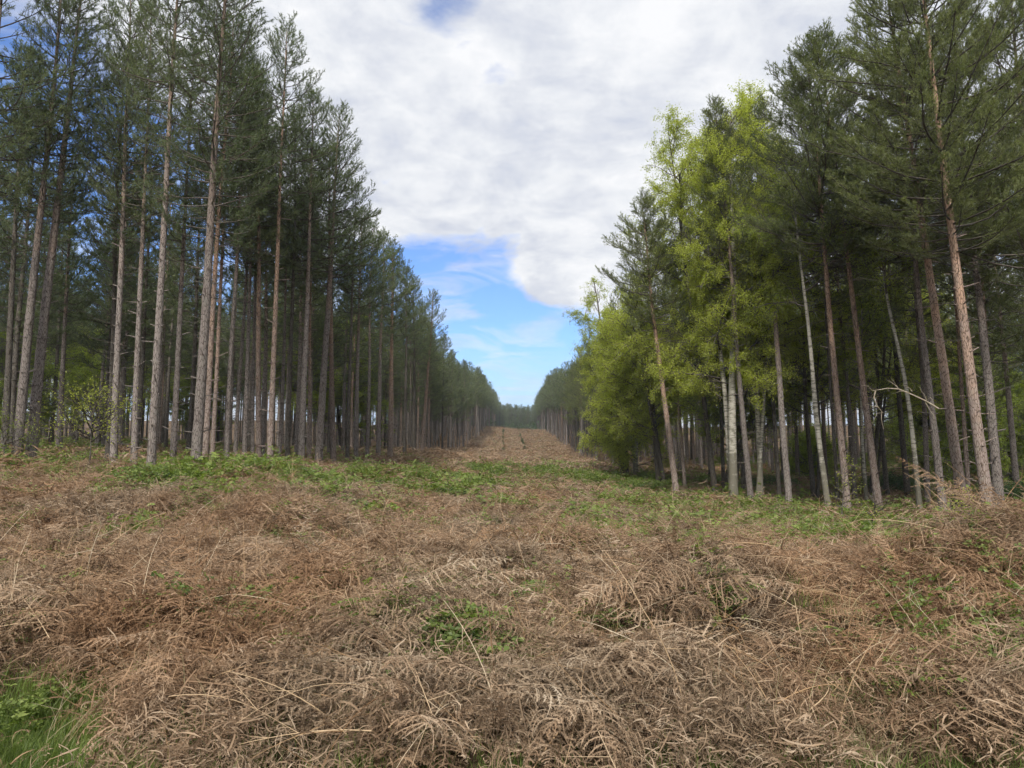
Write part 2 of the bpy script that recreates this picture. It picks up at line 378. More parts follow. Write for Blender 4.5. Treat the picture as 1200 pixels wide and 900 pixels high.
def broad_meshes(H, r0, zb, Rc, seed, lean=(0, 0), leaf='leaf_bright', bark='birch', nleaf=26, size=.055, stems=1, droop=0.3, nl=24, wob=.35, up=.6, fill=1.0, cx=0, asym=None):
    rng = np.random.default_rng(seed); tb = MB(); bb = MB(); lb = MB()
    twA = []; twB = []
    for st in range(stems):
        sl = np.array(lean) + (rng.normal(0, .07, 2) if stems > 1 else 0)
        Hs = H*(1 if st == 0 else rng.uniform(.7, .95)); rs = r0*(1 if st == 0 else .7)
        ax0 = axis_fn(Hs, sl, seed+st*7, wob); off = np.append(rng.normal(0, r0*1.1, 2), 0) if st else np.zeros(3)
        ax = lambda z, ax0=ax0, off=off: ax0(z)+off
        z = np.linspace(-.25, Hs*.97, 36); t = np.clip(z/Hs, 0, 1)
        rad = rs*(.07+.93*(1-t)**.9)+rs*.5*np.exp(-np.clip(z, 0, 9)/.25)
        tube(tb, ax(z), rad, 12, t, 1+rng.uniform(-.08, .08, (36, 12)))
        A = []; B = []; rr = []
        def branch(p, d, L, r, lev):
            ns = 5; pts = [p]
            for q in range(ns):
                p = p+d*L/ns; pts.append(p)
                d = norm(d+rng.normal(0, .13, 3)+np.array([0, 0, (.10 if lev == 0 else .02)-droop*.22*(lev+q*.3)]))
            for q in range(ns): A.append(pts[q]); B.append(pts[q+1]); rr.append(r*(1-.75*q/ns))
            if lev == 2 or L < .35: twA.extend(pts[:-1]); twB.extend(pts[1:]); return
            kk = int(L*(5.2 if lev == 0 else 5.0)*fill)+3
            for c in range(kk):
                u = rng.uniform(.2, 1)*ns; j = min(int(u), ns-1); c0 = pts[j]+(pts[j+1]-pts[j])*(u-j)
                dd = norm(norm(pts[j+1]-pts[j])+rng.normal(0, .65, 3))
                branch(c0, dd, L*rng.uniform(.3, .6) if lev == 0 else rng.uniform(.3, .75), r*.4, lev+1)
            twA.append(pts[-2]); twB.append(pts[-1])
        n_l = max(6, int(nl/stems**.6))
        for i in range(n_l):
            s = (i+.5)/n_l; zz = zb+(Hs-zb)*s*.97
            prof = np.interp(s, [0, .3, .7, 1], [.75, 1, .75, .2]); an = rng.uniform(0, 6.28)
            el = R(np.interp(s, [0, 1], [15, 65])+rng.uniform(-12, 18))*up/.6*.9
            L = Rc*prof*rng.uniform(.7, 1.2)
            if asym is not None: L *= 1+asym[1]*math.cos(an-asym[0])
            branch(ax(zz), np.array([math.cos(an)*math.cos(el), math.sin(an)*math.cos(el), math.sin(el)]), L, .012+.012*L, 0)
        sticks(bb, A, B, np.array(rr), np.array(rr)*.82, 4)
    twA = np.array(twA); twB = np.array(twB); n = len(twA)
    k = max(1, int(nleaf*.62)); size = size*.92
    u = rng.uniform(0, 1.1, (n, k, 1)); P = (twA[:, None]+(twB-twA)[:, None]*u + rng.normal(0, .06, (n, k, 3))*np.array([1, 1, 1.3])).reshape(-1, 3)
    keep = vnoise(P[:, 0]*1.1+P[:, 2]*.7+seed, P[:, 1]*1.1-P[:, 2]*.9, seed) > .26; P = P[keep]
    D = norm(rng.normal(size=P.shape)*np.array([1, 1, .6])+np.array([0, 0, -.45])); Nn = norm(rng.normal(size=P.shape)*.7+np.array([0, 0, .8]))
    leaves(lb, P, D, Nn, size*rng.uniform(.7, 1.3, len(P)), size*.75*rng.uniform(.7, 1.2, len(P)), rng.uniform(0, 1, len(P)))
    return (tb.mesh('trunk', M[bark], True, 'h'), bb.mesh('branches', M['bark_dark'], True, 'h'), lb.mesh('crown', M[leaf], False, 'v'))

HERO = []
def base_from_px(px, d, bx=None):
    p = at_depth(px, 545, d); return np.array([p[0], p[1], float(hgt(p[0], p[1]))-.03])
def lean_from(px, d, ref):
    b = base_from_px(px, d); q = at_depth(ref[0], ref[1], d); h = q[2]-b[2]; return b, ((q[0]-b[0])/h, 0.0), h

# pines that the photograph lets one point to: base px, depth, trunk width px, a higher point of the trunk, height, crown base, crown radius, bark, label
LP = [
 (19, 22, 12, (52, 200), 17, 8.0, 2.3, 'bark', 'grey pine leaning towards its neighbour, first of the two crossing trunks at the plantation corner'),
 (35, 22.6, 13, (82, 100), 17.5, 8.6, 2.2, 'bark', 'thick grey-brown pine just behind the leaning corner pine, its trunk curving up to the ride'),
 (4, 26, 9, (20, 250), 16, 7.5, 2.0, 'bark_dark', 'dark slim pine farthest from the ride at the plantation front, cut by the photo edge'),
 (133, 23, 9, (150, 67), 17, 7.6, 2.2, 'bark', 'slim brown pine rising straight behind the yellow-green sapling'),
 (126, 25, 7, (138, 250), 15.5, 7.4, 1.9, 'bark_dark', 'thin dark pine touching the trunk behind the yellow-green sapling'),
 (157, 23, 8, (166, 300), 16, 8.2, 1.9, 'bark', 'narrow grey pine between the sapling and the foremost straight pine'),
 (177, 20, 10.5, (207, 10), 17.5, 9.6, 1.9, 'bark', 'foremost grey pine with its base lowest in the bracken, bare far up'),
 (202, 25, 8, (215, 300), 16, 7.6, 2.0, 'bark', 'slim pine in the gap between the two foremost thick grey trunks'),
 (229, 20, 13.5, (260, 60), 17.5, 6.9, 2.5, 'bark', 'thickest pine of the ride edge, rough trunk carrying a heavy dark crown'),
 (240, 24, 8, (255, 300), 16.5, 8.5, 1.9, 'bark_red', 'reddish pine close behind the thickest trunk of the ride edge'),
 (248, 26, 6, (262, 280), 15.5, 8.0, 1.8, 'bark_red', 'thin reddish pine, second behind the thickest trunk of the ride edge'),
 (265, 25, 7, (277, 300), 15.5, 7.5, 1.9, 'bark', 'slender grey pine one step along the edge from the thickest trunk'),
 (275, 29, 5.5, (288, 333), 15.5, 7.8, 1.7, 'bark', 'very thin leaning pine set back beyond the slender grey one'),
 (286, 28, 6, (295, 250), 15.5, 7.8, 1.7, 'bark', 'thin grey-white pine with dark whorl rings in the ride edge'),
 (304, 25.5, 7.5, (302, 310), 15.2, 7.6, 1.9, 'bark_red', 'upright reddish pine just before the brightest orange-barked trunk'),
 (296, 30, 5, (300, 280), 15.2, 8, 1.6, 'bark', 'thin pine half hidden beside the upright reddish one'),
 (316, 25, 7.5, (328, 230), 16.6, 9.2, 2.0, 'bark_red', 'brightest orange-barked pine of the ride edge, bare to the crown'),
 (327, 31, 5, (338, 270), 15, 8, 1.7, 'bark', 'thin grey pine next behind the brightest orange-barked one'),
 (337, 28, 6.5, (343, 300), 15, 7.8, 1.8, 'bark_dark', 'dark slim pine between the orange-barked trunk and the next grey one'),
 (353, 27.5, 8, (361, 300), 15.3, 8.0, 2.0, 'bark', 'sturdy grey pine with ringed bark, second before the pale leaning pine'),
 (362, 33, 5, (366, 300), 15, 8, 1.7, 'bark_red', 'thin orange pine standing behind the sturdy ringed grey one'),
 (373, 30, 10, (387, 310), 15.8, 8.2, 2.4, 'bark', 'pale pine leaning to the ride with a broad crown against the cloud'),
 (391, 31, 7.5, (388, 380), 14.8, 7.9, 1.9, 'bark_red', 'brown-red pine touching the foot of the pale leaning pine'),
 (407, 33, 5, (411, 400), 13.5, 7.2, 1.8, 'bark_dark', 'thin dark pine next along the edge after the brown-red one'),
 (417, 36, 6, (420, 400), 13.3, 7.4, 1.8, 'bark', 'grey pine before the gap where the plantation edge crowns step down'),
 (430, 39, 5, (433, 420), 13.4, 7.4, 1.8, 'bark', 'slim pine after the gap in the step of the plantation edge'),
 (443, 42, 6, (446, 420), 13.8, 7.4, 1.9, 'bark', 'grey pine carrying the tallest rounded crown at the edge step'),
 (457, 44, 7, (459, 420), 13.8, 7.5, 2.0, 'bark_red', 'orange-brown pine beneath the tallest rounded crown of the edge'),
 (474, 50, 5, (475, 450), 13.8, 7.2, 1.9, 'bark_dark', 'dark pine between the orange-brown one and the forked orange stem'),
 (485, 54, 5, (485, 460), 13.8, 7.2, 1.9, 'bark_dark', 'black-stemmed pine just before the forked orange stem'),
 (494, 58, 5, (501, 440), 13.6, 6.8, 1.9, 'bark_red', 'orange pine with a swept leaning stem far along the ride edge'),
]
LP.insert(0, (-45, 20.5, 12, (-20, 250), 17, 8.0, 2.6, 'bark', 'pine whose dark crown reaches in over the upper corner above the corner pines'))
RP = [
 (1245, 21, 14, (1215, 280), 17, 7.2, 3.6, 'bark', 'pine standing out beyond the photo edge, boughs hanging in beside the biggest pinkish pine'),
 (793, 33, 8.5, (762, 330), 14.3, 8.0, 2.3, 'bark_red', 'lone orange-stemmed pine leaning over the ride edge with a dark pointed crown'),
 (802, 37, 5, (794, 437), 13, 7.8, 1.7, 'bark_red', 'thin orange pine close behind the lone leaning one'),
 (879, 29, 8.5, (857, 333), 17.1, 9.5, 1.5, 'bark', 'pine with sparse pointed top rising between the bright birches'),
 (912, 31, 6, (900, 383), 18, 9.0, 2.8, 'bark_dark', 'dark-stemmed pine next to the broken stump with leafy top'),
 (980, 29, 5, (970, 400), 15, 8.6, 2.1, 'bark_dark', 'thin dark pine in the gap between slim birch and pale pine'),
 (991, 25, 9.5, (966, 290), 17, 9.0, 3.0, 'bark_red', 'pale pinkish pine leaning with yellow-leaved sapling at its foot'),
 (1000, 31, 6.5, (983, 333), 15.5, 8.8, 2.3, 'bark', 'brown pine half hidden behind the pale pinkish one'),
 (1028, 25, 9.5, (991, 290), 17.5, 9.0, 3.0, 'bark_red', 'pinkish pine leaning most, standing beside the pale pinkish one'),
 (1038, 34, 6.5, (1027, 430), 15, 8.2, 2.2, 'bark_dark', 'brown pine set back between the two leaning groups'),
 (1062, 32, 8, (1050, 417), 15.5, 8.2, 2.4, 'bark_dark', 'dark brown pine behind the white slim birch'),
 (1102, 24, 10, (1073, 300), 16.5, 9.0, 2.6, 'bark', 'brown pine standing just behind the big leaning pine with snapped branch'),
 (1127, 20.5, 14, (1080, 260), 17, 8.2, 2.9, 'bark_red', 'big pinkish pine leaning, a snapped pale branch hanging from its trunk'),
 (1133, 27, 6, (1125, 433), 15, 8.6, 2.0, 'bark_red', 'thin orange pine between the two biggest leaning trunks'),
 (1157, 19, 15.5, (1117, 280), 17, 7.8, 3.1, 'bark_red', 'biggest and nearest pine, smooth pinkish trunk, base clear of the brambles'),
 (1168, 23, 13, (1142, 300), 17, 8.2, 2.9, 'bark', 'straight rough grey pine behind the biggest pinkish trunk'),
 (1190, 33, 8.5, (1183, 480), 15.5, 7.8, 2.5, 'bark', 'brown pine in the wood nearest the photo edge'),
]
mesh_list = []
for i, (px, d, w, ref, H, zb, Rc, bk, lab) in enumerate(LP+RP):
    b, lean, _ = lean_from(px, d, ref); right = px > 600
    r0 = w*d/F/2*.94
    ms = pine_meshes(H, r0*(.93 if right else 1.0), zb, Rc*(1 if right else .86), 100+i*3, lean, 0, 'needle_r' if right else 'needle_l', bk, wob=.16, flat=.85 if right else .9, dense=(1.8 if px == 793 else 1.7) if right else 1.0, dead=1.3)
    e = place_tree('pine_tree', ms, b, 0, lab, 'pine tree', 'pines edging the right side of the ride' if right else 'pines edging the left side of the ride')
    HERO.append((b[0], b[1]))
    if lab.startswith('big pinkish'):
        big_e, big_b, big_lean = e, b, lean
# snapped branch hanging from the big pine
sb = MB(); rng = np.random.default_rng(5)
def loc_(px, py, dd=20.3): return at_depth(px, py, dd)-big_b
ch = [loc_(1100, 479), loc_(1085, 470), loc_(1068, 462), loc_(1053, 456), loc_(1040, 455), loc_(1022, 458)]
tube(sb, np.array(ch), [.024, .022, .02, .017, .012, .006], 7, np.zeros(6))
ch2 = [loc_(1026, 458), loc_(1024, 466), loc_(1028, 476), loc_(1034, 483)]
tube(sb, np.array(ch2), [.018, .017, .014, .006], 6, np.zeros(4))
for k in range(16):
    a = ch[rng.integers(1, 6)] if k < 11 else ch2[rng.integers(0, 4)]; a = a+rng.normal(0, .03, 3)
    p = a; dd = norm(rng.normal(size=3)+np.array([-.8, 0, .2])); 
    for q in range(3):
        pn = p+dd*rng.uniform(.12, .22); sticks(sb, [p], [pn], .009-.002*q, .007-.002*q, 4, 0); p = pn; dd = norm(dd+rng.normal(0, .4, 3))
m_, nt_ = new_mat('weathered_wood'); nb_w = NB(nt_); tcw = nb_w.n('ShaderNodeTexCoord').outputs['Object']
finish(nb_w, nb_w.ramp(nb_w.noise(14, tcw, 4), [(.3, (.22, .18, .13)), (.7, (.40, .34, .26))]), .8); M['wood'] = m_
o = link('snapped_branch', sb.mesh('snapped_branch', M['wood']), big_e); o['label'] = 'bleached snapped branch hanging down from the trunk'

# broken stump trunk with leafy top
b, lean, hh = lean_from(923, 28, (908, 365))
tb = MB(); axs = axis_fn(hh, lean, 77, .1); z = np.linspace(-.2, hh, 30)
tube(tb, axs(z), 8*28/F/2*(1-.35*z/hh)+.05*np.exp(-np.clip(z, 0, 9)/.3), 12, np.clip(z/hh, 0, 1)*.6, 1+np.random.default_rng(3).uniform(-.08, .08, (30, 12)))
rng = np.random.default_rng(8); sa = []; sbb = []
for q in np.arange(1, hh, .5):
    for k in range(3):
        an = rng.uniform(0, 6.28); dd = np.array([math.cos(an), math.sin(an), .1]); sa.append(axs(q)+dd*.05); sbb.append(axs(q)+dd*rng.uniform(.15, .22))
sticks(tb, sa, sbb, .014, .01, 4, .1)
e = empty('broken_trunk', b, 0, 'pale branchless broken trunk with a tuft of green leaves at its top', 'dead tree'); link('trunk', tb.mesh('trunk', M['bark'], True, 'h'), e)
lb = MB(); P = axs(hh)+rng.normal(0, 1, (1500, 3))*np.array([.42, .42, .28])+np.array([-.1, 0, .05])
leaves(lb, P, norm(rng.normal(size=P.shape)), norm(rng.normal(size=P.shape)+[0, 0, .8]), .08, .06, rng.uniform(0, 1, len(P)))
link('leaf_tuft', lb.mesh('leaf_tuft', M['leaf_bright'], False, 'v'), e); HERO.append((b[0], b[1]))

# broadleaf trees
BT = [
 # px, d, w, ref, H, zb, Rc, name, leaf, bark, kw, label
 (858, 30, 10.5, (838, 300), 17.2, 4.2, 2.8, 'birch_tree', 'leaf_bright', 'birch', dict(nleaf=11, nl=38, size=.066, droop=.35, stems=2), 'rough-barked birch with forked white stem and bright yellow-green crown above the ride'),
 (969, 26, 7, (948, 400), 13.5, 7.5, 2.3, 'birch_tree', 'leaf_mid', 'birch', dict(nleaf=6, nl=20, droop=.5), 'slim white-spotted birch before the pale pinkish pine'),
 (1075, 25, 6, (1048, 360), 13, 7.8, 2.2, 'birch_tree', 'leaf_mid', 'birch', dict(nleaf=6, nl=18, droop=.5, wob=.5), 'thin white birch with bent stem among the leaning pines'),
 (1013, 30, 4.5, (1010, 450), 9, 4.5, 1.6, 'birch_tree', 'leaf_mid', 'birch', dict(nleaf=6, nl=16, droop=.4), 'small thin birch between the two pinkish pines'),
 (773, 39, 8, (752, 400), 11.8, 2.6, 2.8, 'beech_tree', 'leaf_bright', 'bark_dark', dict(nleaf=9, nl=32, size=.075, stems=3, droop=.25), 'dark many-stemmed broadleaf with bright spring leaves behind the lone leaning pine'),
 (732, 46, 7, (724, 400), 13.6, 1.8, 2.7, 'birch_tree', 'leaf_bright', 'bark_dark', dict(nleaf=8, nl=36, size=.085, stems=3, droop=.35), 'rounded yellow-green tree leafy nearly to the ground, first broadleaf after the far pine row'),
 (745, 43, 6, (735, 420), 11.0, .8, 2.6, 'birch_tree', 'leaf_bright', 'birch', dict(nleaf=9, nl=30, size=.075, stems=2, droop=.4), 'low leafy green tree tucked between the rounded one and the dark many-stemmed one'),
 (838, 34, 7, (812, 330), 18.2, 5.5, 3.5, 'birch_tree', 'leaf_bright', 'bark_dark', dict(nleaf=11, nl=34, size=.072, droop=.5, stems=2), 'tall drooping birch with loose twigs reaching out against the cloud'),
 (890, 31, 7, (880, 330), 19.0, 5.0, 2.9, 'birch_tree', 'leaf_bright', 'birch', dict(nleaf=12, nl=36, size=.075, droop=.3, stems=2), 'tallest bright-leaved birch beside the sparse-topped pine'),
 (848, 36, 8, (870, 500), 9.5, 2.2, 3.0, 'beech_tree', 'leaf_mid', 'bark_dark', dict(nleaf=8, nl=30, size=.07, stems=4, droop=.15, wob=.8), 'black curved-stemmed beech with wide layered boughs behind the forked birch'),
 (952, 33, 6, (948, 400), 13.5, 4.0, 2.8, 'beech_tree', 'leaf_bright', 'bark_dark', dict(nleaf=8, nl=32, size=.068, stems=2, droop=.15), 'green beech filling the gap between broken trunk and pale pine'),
 (1018, 34, 6, (1015, 400), 13.0, 3.8, 3.0, 'beech_tree', 'leaf_bright', 'bark_dark', dict(nleaf=8, nl=30, size=.075, stems=2, droop=.15), 'green beech deep behind the two leaning pinkish pines'),
 (350, 52, 6, (352, 420), 11.5, 2.5, 3.6, 'beech_tree', 'leaf_mid', 'bark_dark', dict(nleaf=8, nl=34, size=.09, stems=2, droop=.15), 'yellow-green tree seen deep between trunks beyond the brightest orange pine'),
 (402, 56, 6, (404, 420), 11.5, 2.0, 3.6, 'beech_tree', 'leaf_mid', 'bark_dark', dict(nleaf=8, nl=34, size=.09, stems=2, droop=.15), 'yellow-green tree seen deep between trunks beyond the pale leaning pine'),
 (118, 48, 6, (120, 420), 7.5, 1.5, 3.0, 'beech_tree', 'leaf_mid', 'bark_dark', dict(nleaf=8, nl=30, size=.08, stems=2, droop=.15), 'small green tree deep in the plantation behind the sapling'),
 (1110, 40, 6, (1112, 480), 7, .6, 3.4, 'beech_tree', 'leaf_mid', 'bark_dark', dict(nleaf=8, nl=34, size=.085, stems=3, droop=.15), 'low green understorey tree seen between the biggest leaning pines'),
 (1185, 42, 6, (1186, 480), 6, .5, 3.2, 'beech_tree', 'leaf_mid', 'bark_dark', dict(nleaf=8, nl=34, size=.085, stems=3, droop=.15), 'low green understorey tree beyond the rough grey pine'),
 (15, 40, 6, (16, 480), 6, .8, 2.8, 'beech_tree', 'leaf_mid', 'bark_dark', dict(nleaf=8, nl=30, size=.08, stems=2, droop=.15), 'low green tree deep behind the corner pines near the photo edge'),
 (222, 62, 6, (222, 480), 8, 1.5, 3.4, 'beech_tree', 'leaf_mid', 'bark_dark', dict(nleaf=8, nl=30, size=.1, stems=2, droop=.15), 'yellow-green tree deep in the plantation behind the thickest trunk'),
 (948, 46, 5, (948, 500), 3.0, .2, 1.8, 'hazel_bush', 'leaf_mid', 'bark_dark', dict(nleaf=8, nl=26, size=.085, stems=3, droop=.15), 'pale green bush on the brown slope deep in the wood'),
]
for i, (px, d, w, ref, H, zb, Rc, nm, lf, bk, kw, lab) in enumerate(BT):
    b, lean, _ = lean_from(px, d, ref)
    ms = broad_meshes(H, w*d/F/2, zb, Rc, 500+i*5, lean, lf, bk, **kw)
    place_tree(nm, ms, b, 0, lab, nm.replace('_', ' '), 'broadleaf trees among the pines'); HERO.append((b[0], b[1]))
# saplings
def sapling(px, d, H, Rc, n, leaf, lab, seed, zb=.3, bend=(0, 0), nl=16, size=.05):
    b = base_from_px(px, d)
    ms = broad_meshes(H, .022, zb*H, Rc, seed, bend, leaf, 'bark_dark', nleaf=n, nl=nl, size=size, droop=.05, wob=.15, up=.45, fill=.55)
    place_tree('sapling', ms, b, 0, lab, 'sapling', None)
sapling(105, 19.3, 2.0, 1.25, 2, 'leaf_bright', 'spreading young tree with thin yellow-green leaf layers before the plantation trunks', 901, .42, nl=22, size=.055)
sapling(2, 21.5, 1.6, .8, 4, 'leaf_mid', 'small green-leaved sapling at the foot of the corner pines', 907, .2)
sapling(983, 21.5, 2.2, .5, 3, 'leaf_bright', 'thin sapling with sparse yellow leaves before the pale pinkish pine', 902, .25, (.1, 0), size=.05)
sapling(1110, 17.8, 1.5, .5, 4, 'leaf_bright', 'bright leafy shoot rising from brambles at the big pinkish pine', 903, .1)
sapling(1132, 17.3, 1.35, .5, 4, 'leaf_bright', 'bushy bright shoot just before the biggest pinkish pine', 904, .1)
sapling(1020, 18.5, 1.2, .5, 3, 'leaf_bright', 'low yellow-green sprig standing in the bramble patch', 905, .1)
print('heroes', round(time.time()-T0, 1))

# ------------------------------------------------------------------ plantation: individual copies, then the mass
rng = np.random.default_rng(42)
VAR = {}
for side, mat in (('l', 'needle_l'), ('r', 'needle_r')):
    VAR[side] = [pine_meshes(14.6, .125, 6.0+rng.uniform(-1.6, 1.2), rng.uniform(1.7, 2.2), 2000+i+(50 if side == 'r' else 0), (rng.uniform(-.012, .012), rng.uniform(-.012, .012)), 1, mat,
                 ('bark', 'bark_dark', 'bark', 'bark_red', 'bark_dark', 'bark')[i % 6], wob=.2, dense=1.0, dead=1.2) for i in range(6)]
pts = []
def ok(x, y, m=1.1): return all((x-a)**2+(y-b)**2 > m*m for a, b in HERO)
y = 20.5
while y < 300:
    for side in (-1, 1):
        hw = 8.6
        depth = 46 if y < 95 else 24
        k = 0; x = hw
        while x < hw+depth:
            xx = ride_x(y)+side*(x+rng.uniform(-.6, .6)) ; yy = y+rng.uniform(-1.0, 1.0); x += 3.0
            if side < 0:
                if y < 55 and -xx < 10 and y < 50: continue          # the edge trees placed one by one
                if y < 24 and -xx < 18: continue
                if y < 60 and rng.random() < .3: continue
                if rng.random() < .10: continue
            else:
                if y < 52 and xx-ride_x(y) < 10.5: continue
                if y < 34 and xx < 17: continue
                if y < 50 and rng.random() < .45: continue
                if rng.random() < .12: continue
            if abs(xx) > .80*yy+4: continue
            if not ok(xx, yy): continue
            pts.append((xx, yy, side))
    y += 2.9
for x in np.arange(-50, 54, 2.2):      # wood closing the far end of the ride
    for yy in np.arange(300, 330, 3.0): pts.append((x+rng.uniform(-1, 1), yy+rng.uniform(-1.5, 1.5), 1))
# nearest seen first: edge trees count more
def score(p):
    x, y, s = p; lat = abs(x-ride_x(y))-8.6
    return y*(1+.035*max(lat, 0))
pts.sort(key=score)
NI = 250
ind, rest = pts[:NI], pts[NI:]
GR = {-1: 'pines inside the plantation on the left of the ride', 1: 'pines inside the wood on the right of the ride'}
for (x, y, s) in ind:
    v = VAR['l' if s < 0 else 'r'][rng.integers(0, 6)]; edge = abs(x-ride_x(y)) < 10.4
    if s < 0: lab = 'slender pine standing in the receding edge row left of the ride' if edge else 'slender pine in the crowded ranks behind the left edge row'
    else: lab = 'slender pine standing in the receding edge row right of the ride' if edge else 'slender pine in the shaded wood behind the right edge row'
    g = GR[s] if not edge else ('pines in the far edge row left of the ride' if s < 0 else 'pines in the far edge row right of the ride')
    place_tree('pine_tree', v, (x, y, float(hgt(x, y))-.05), rng.uniform(0, 6.28), lab, 'pine tree', g, rng.uniform(.9, 1.06)*(.92 if y > 60 else 1), rng.uniform(.9, 1.15))
print('plantation', len(pts), round(time.time()-T0, 1))

# ------------------------------------------------------------------ scatter by geometry nodes
def proto_collection(name, meshes):
    c = bpy.data.collections.new(name)
    for i, m in enumerate(meshes):
        if isinstance(m, tuple):   # trunk, branches, crown joined through one mesh with several materials
            m = m[0]
        o = bpy.data.objects.new('%s_%02d' % (name, i), m); c.objects.link(o)
    return c
def scatter(name, P, rot, scl, idx, coll, label, cat=None):
    m = bpy.data.meshes.new(name+'_points'); n = len(P); m.vertices.add(n); m.vertices.foreach_set('co', np.asarray(P, np.float32).ravel())
    for nm, ty, dat, f in (('rot', 'FLOAT_VECTOR', rot, 'vector'), ('scl', 'FLOAT_VECTOR', scl, 'vector'), ('idx', 'INT', idx, 'value')):
        a = m.attributes.new(nm, ty, 'POINT'); a.data.foreach_set(f, np.asarray(dat, np.int32 if ty == 'INT' else np.float32).ravel())
    o = link(name, m); tag(o, label, cat, None, 'stuff')
    ng = bpy.data.node_groups.new(name+'_nodes', 'GeometryNodeTree')
    ng.interface.new_socket('Geometry', in_out='INPUT', socket_type='NodeSocketGeometry'); ng.interface.new_socket('Geometry', in_out='OUTPUT', socket_type='NodeSocketGeometry')
    N = ng.nodes; L = ng.links; gi = N.new('NodeGroupInput'); go = N.new('NodeGroupOutput')
    mp = N.new('GeometryNodeMeshToPoints'); iop = N.new('GeometryNodeInstanceOnPoints'); ci = N.new('GeometryNodeCollectionInfo')
    ci.inputs['Collection'].default_value = coll; ci.inputs['Separate Children'].default_value = True; ci.inputs['Reset Children'].default_value = True
    def attr(nm, t):
        x = N.new('GeometryNodeInputNamedAttribute'); x.data_type = t; x.inputs['Name'].default_value = nm; return x.outputs['Attribute']
    er = N.new('FunctionNodeEulerToRotation'); L.new(attr('rot', 'FLOAT_VECTOR'), er.inputs[0])
    L.new(gi.outputs[0], iop.inputs['Points']); L.new(ci.outputs[0], iop.inputs['Instance']); iop.inputs['Pick Instance'].default_value = True
    L.new(attr('idx', 'INT'), iop.inputs['Instance Index']); L.new(er.outputs[0], iop.inputs['Rotation']); L.new(attr('scl', 'FLOAT_VECTOR'), iop.inputs['Scale'])
    L.new(iop.outputs[0], go.inputs[0])
    md = o.modifiers.new('scatter', 'NODES'); md.node_group = ng
    return o
def join_meshes(ms, name):
    """several meshes -> one mesh keeping materials and the float attributes"""
    V = []; LP_ = []; LT = []; MI = []; mats = []; A = []; off = 0
    for k, m in enumerate(ms):
        nv = len(m.vertices); v = np.empty(nv*3, np.float32); m.vertices.foreach_get('co', v); V.append(v)
        l = np.empty(len(m.loops), np.int32); m.loops.foreach_get('vertex_index', l); LP_.append(l+off)
        t = np.empty(len(m.polygons), np.int32); m.polygons.foreach_get('loop_total', t); LT.append(t); MI.append(np.full(len(t), k, np.int32))
        a = np.zeros(nv, np.float32)
        for nm in ('h', 'v'):
            if nm in m.attributes: m.attributes[nm].data.foreach_get('value', a)
        A.append(a); mats.append(m.materials[0]); off += nv
    r = bpy.data.meshes.new(name); V = np.concatenate(V); LP_ = np.concatenate(LP_); LT = np.concatenate(LT)
    r.vertices.add(off); r.vertices.foreach_set('co', V); r.loops.add(len(LP_)); r.loops.foreach_set('vertex_index', LP_)
    r.polygons.add(len(LT)); r.polygons.foreach_set('loop_total', LT); r.polygons.foreach_set('loop_start', np.concatenate([[0], np.cumsum(LT)[:-1]]).astype(np.int32))
    r.polygons.foreach_set('material_index', np.concatenate(MI))
    for nm in ('h', 'v'):
        at = r.attributes.new(nm, 'FLOAT', 'POINT'); at.data.foreach_set('value', np.concatenate(A))
    r.update(calc_edges=True)
    for x in mats: r.materials.append(x)
    return r
far = [join_meshes(pine_meshes(14.8, .125, 6.5+rng.uniform(-.8, .8), rng.uniform(1.8, 2.2), 3000+i, (rng.uniform(-.012, .012), 0), 2, 'needle_l', ('bark', 'bark_dark', 'bark', 'bark_dark', 'bark_red', 'bark')[i % 6], wob=.2), 'far_pine') for i in range(6)]
far += [join_meshes(pine_meshes(13.5, .13, 1.0, 2.3, 3100+i, (0, 0), 2, 'needle_l', 'bark_dark', wob=.2), 'far_pine') for i in range(2)]
P = np.array([(x, y, 0) for x, y, s in rest]); P[:, 2] = hgt(P[:, 0], P[:, 1])-.05; n = len(P)
sc = rng.uniform(.86, 1.02, n)*np.where(P[:, 1] > 299, .9, 1)
scatter('pine_forest', P, np.stack([np.zeros(n), np.zeros(n), rng.uniform(0, 6.28, n)], 1), np.stack([sc*1.05, sc*1.05, sc], 1), np.where((P[:, 1] > 298.5) & (P[:, 1] < 322), rng.integers(6, 8, n), rng.integers(0, 6, n)), proto_collection('far_pine', far),
        'mass of pines receding deep on both sides of the ride and across its end')

# ------------------------------------------------------------------ ground
ys = np.concatenate([np.linspace(-60, 2, 16)[:-1], np.linspace(2, 12, 100)[:-1], np.linspace(12, 40, 120)[:-1], np.geomspace(40, 400, 150)[:-1], np.geomspace(400, 1200, 14)])
xs = np.concatenate([-np.geomspace(1200, 40, 20)[:-1], np.linspace(-40, -12, 60)[:-1], np.linspace(-12, 12, 190)[:-1], np.linspace(12, 40, 60)[:-1], np.geomspace(40, 1200, 20)])
X, Y = np.meshgrid(xs, ys); Z = hgt(X, Y); ny, nx = X.shape
g = MB(); i = np.arange(ny-1)[:, None]*nx; j = np.arange(nx-1)[None]
g.add(np.stack([X, Y, Z], -1).reshape(-1, 3), None, np.stack([i+j, i+j+1, i+nx+j+1, i+nx+j], -1).reshape(-1, 4))
tag(link('ground', g.mesh('ground', M['ground'])), 'brown forest ground of the ride rising to a crest', None, None, 'structure')

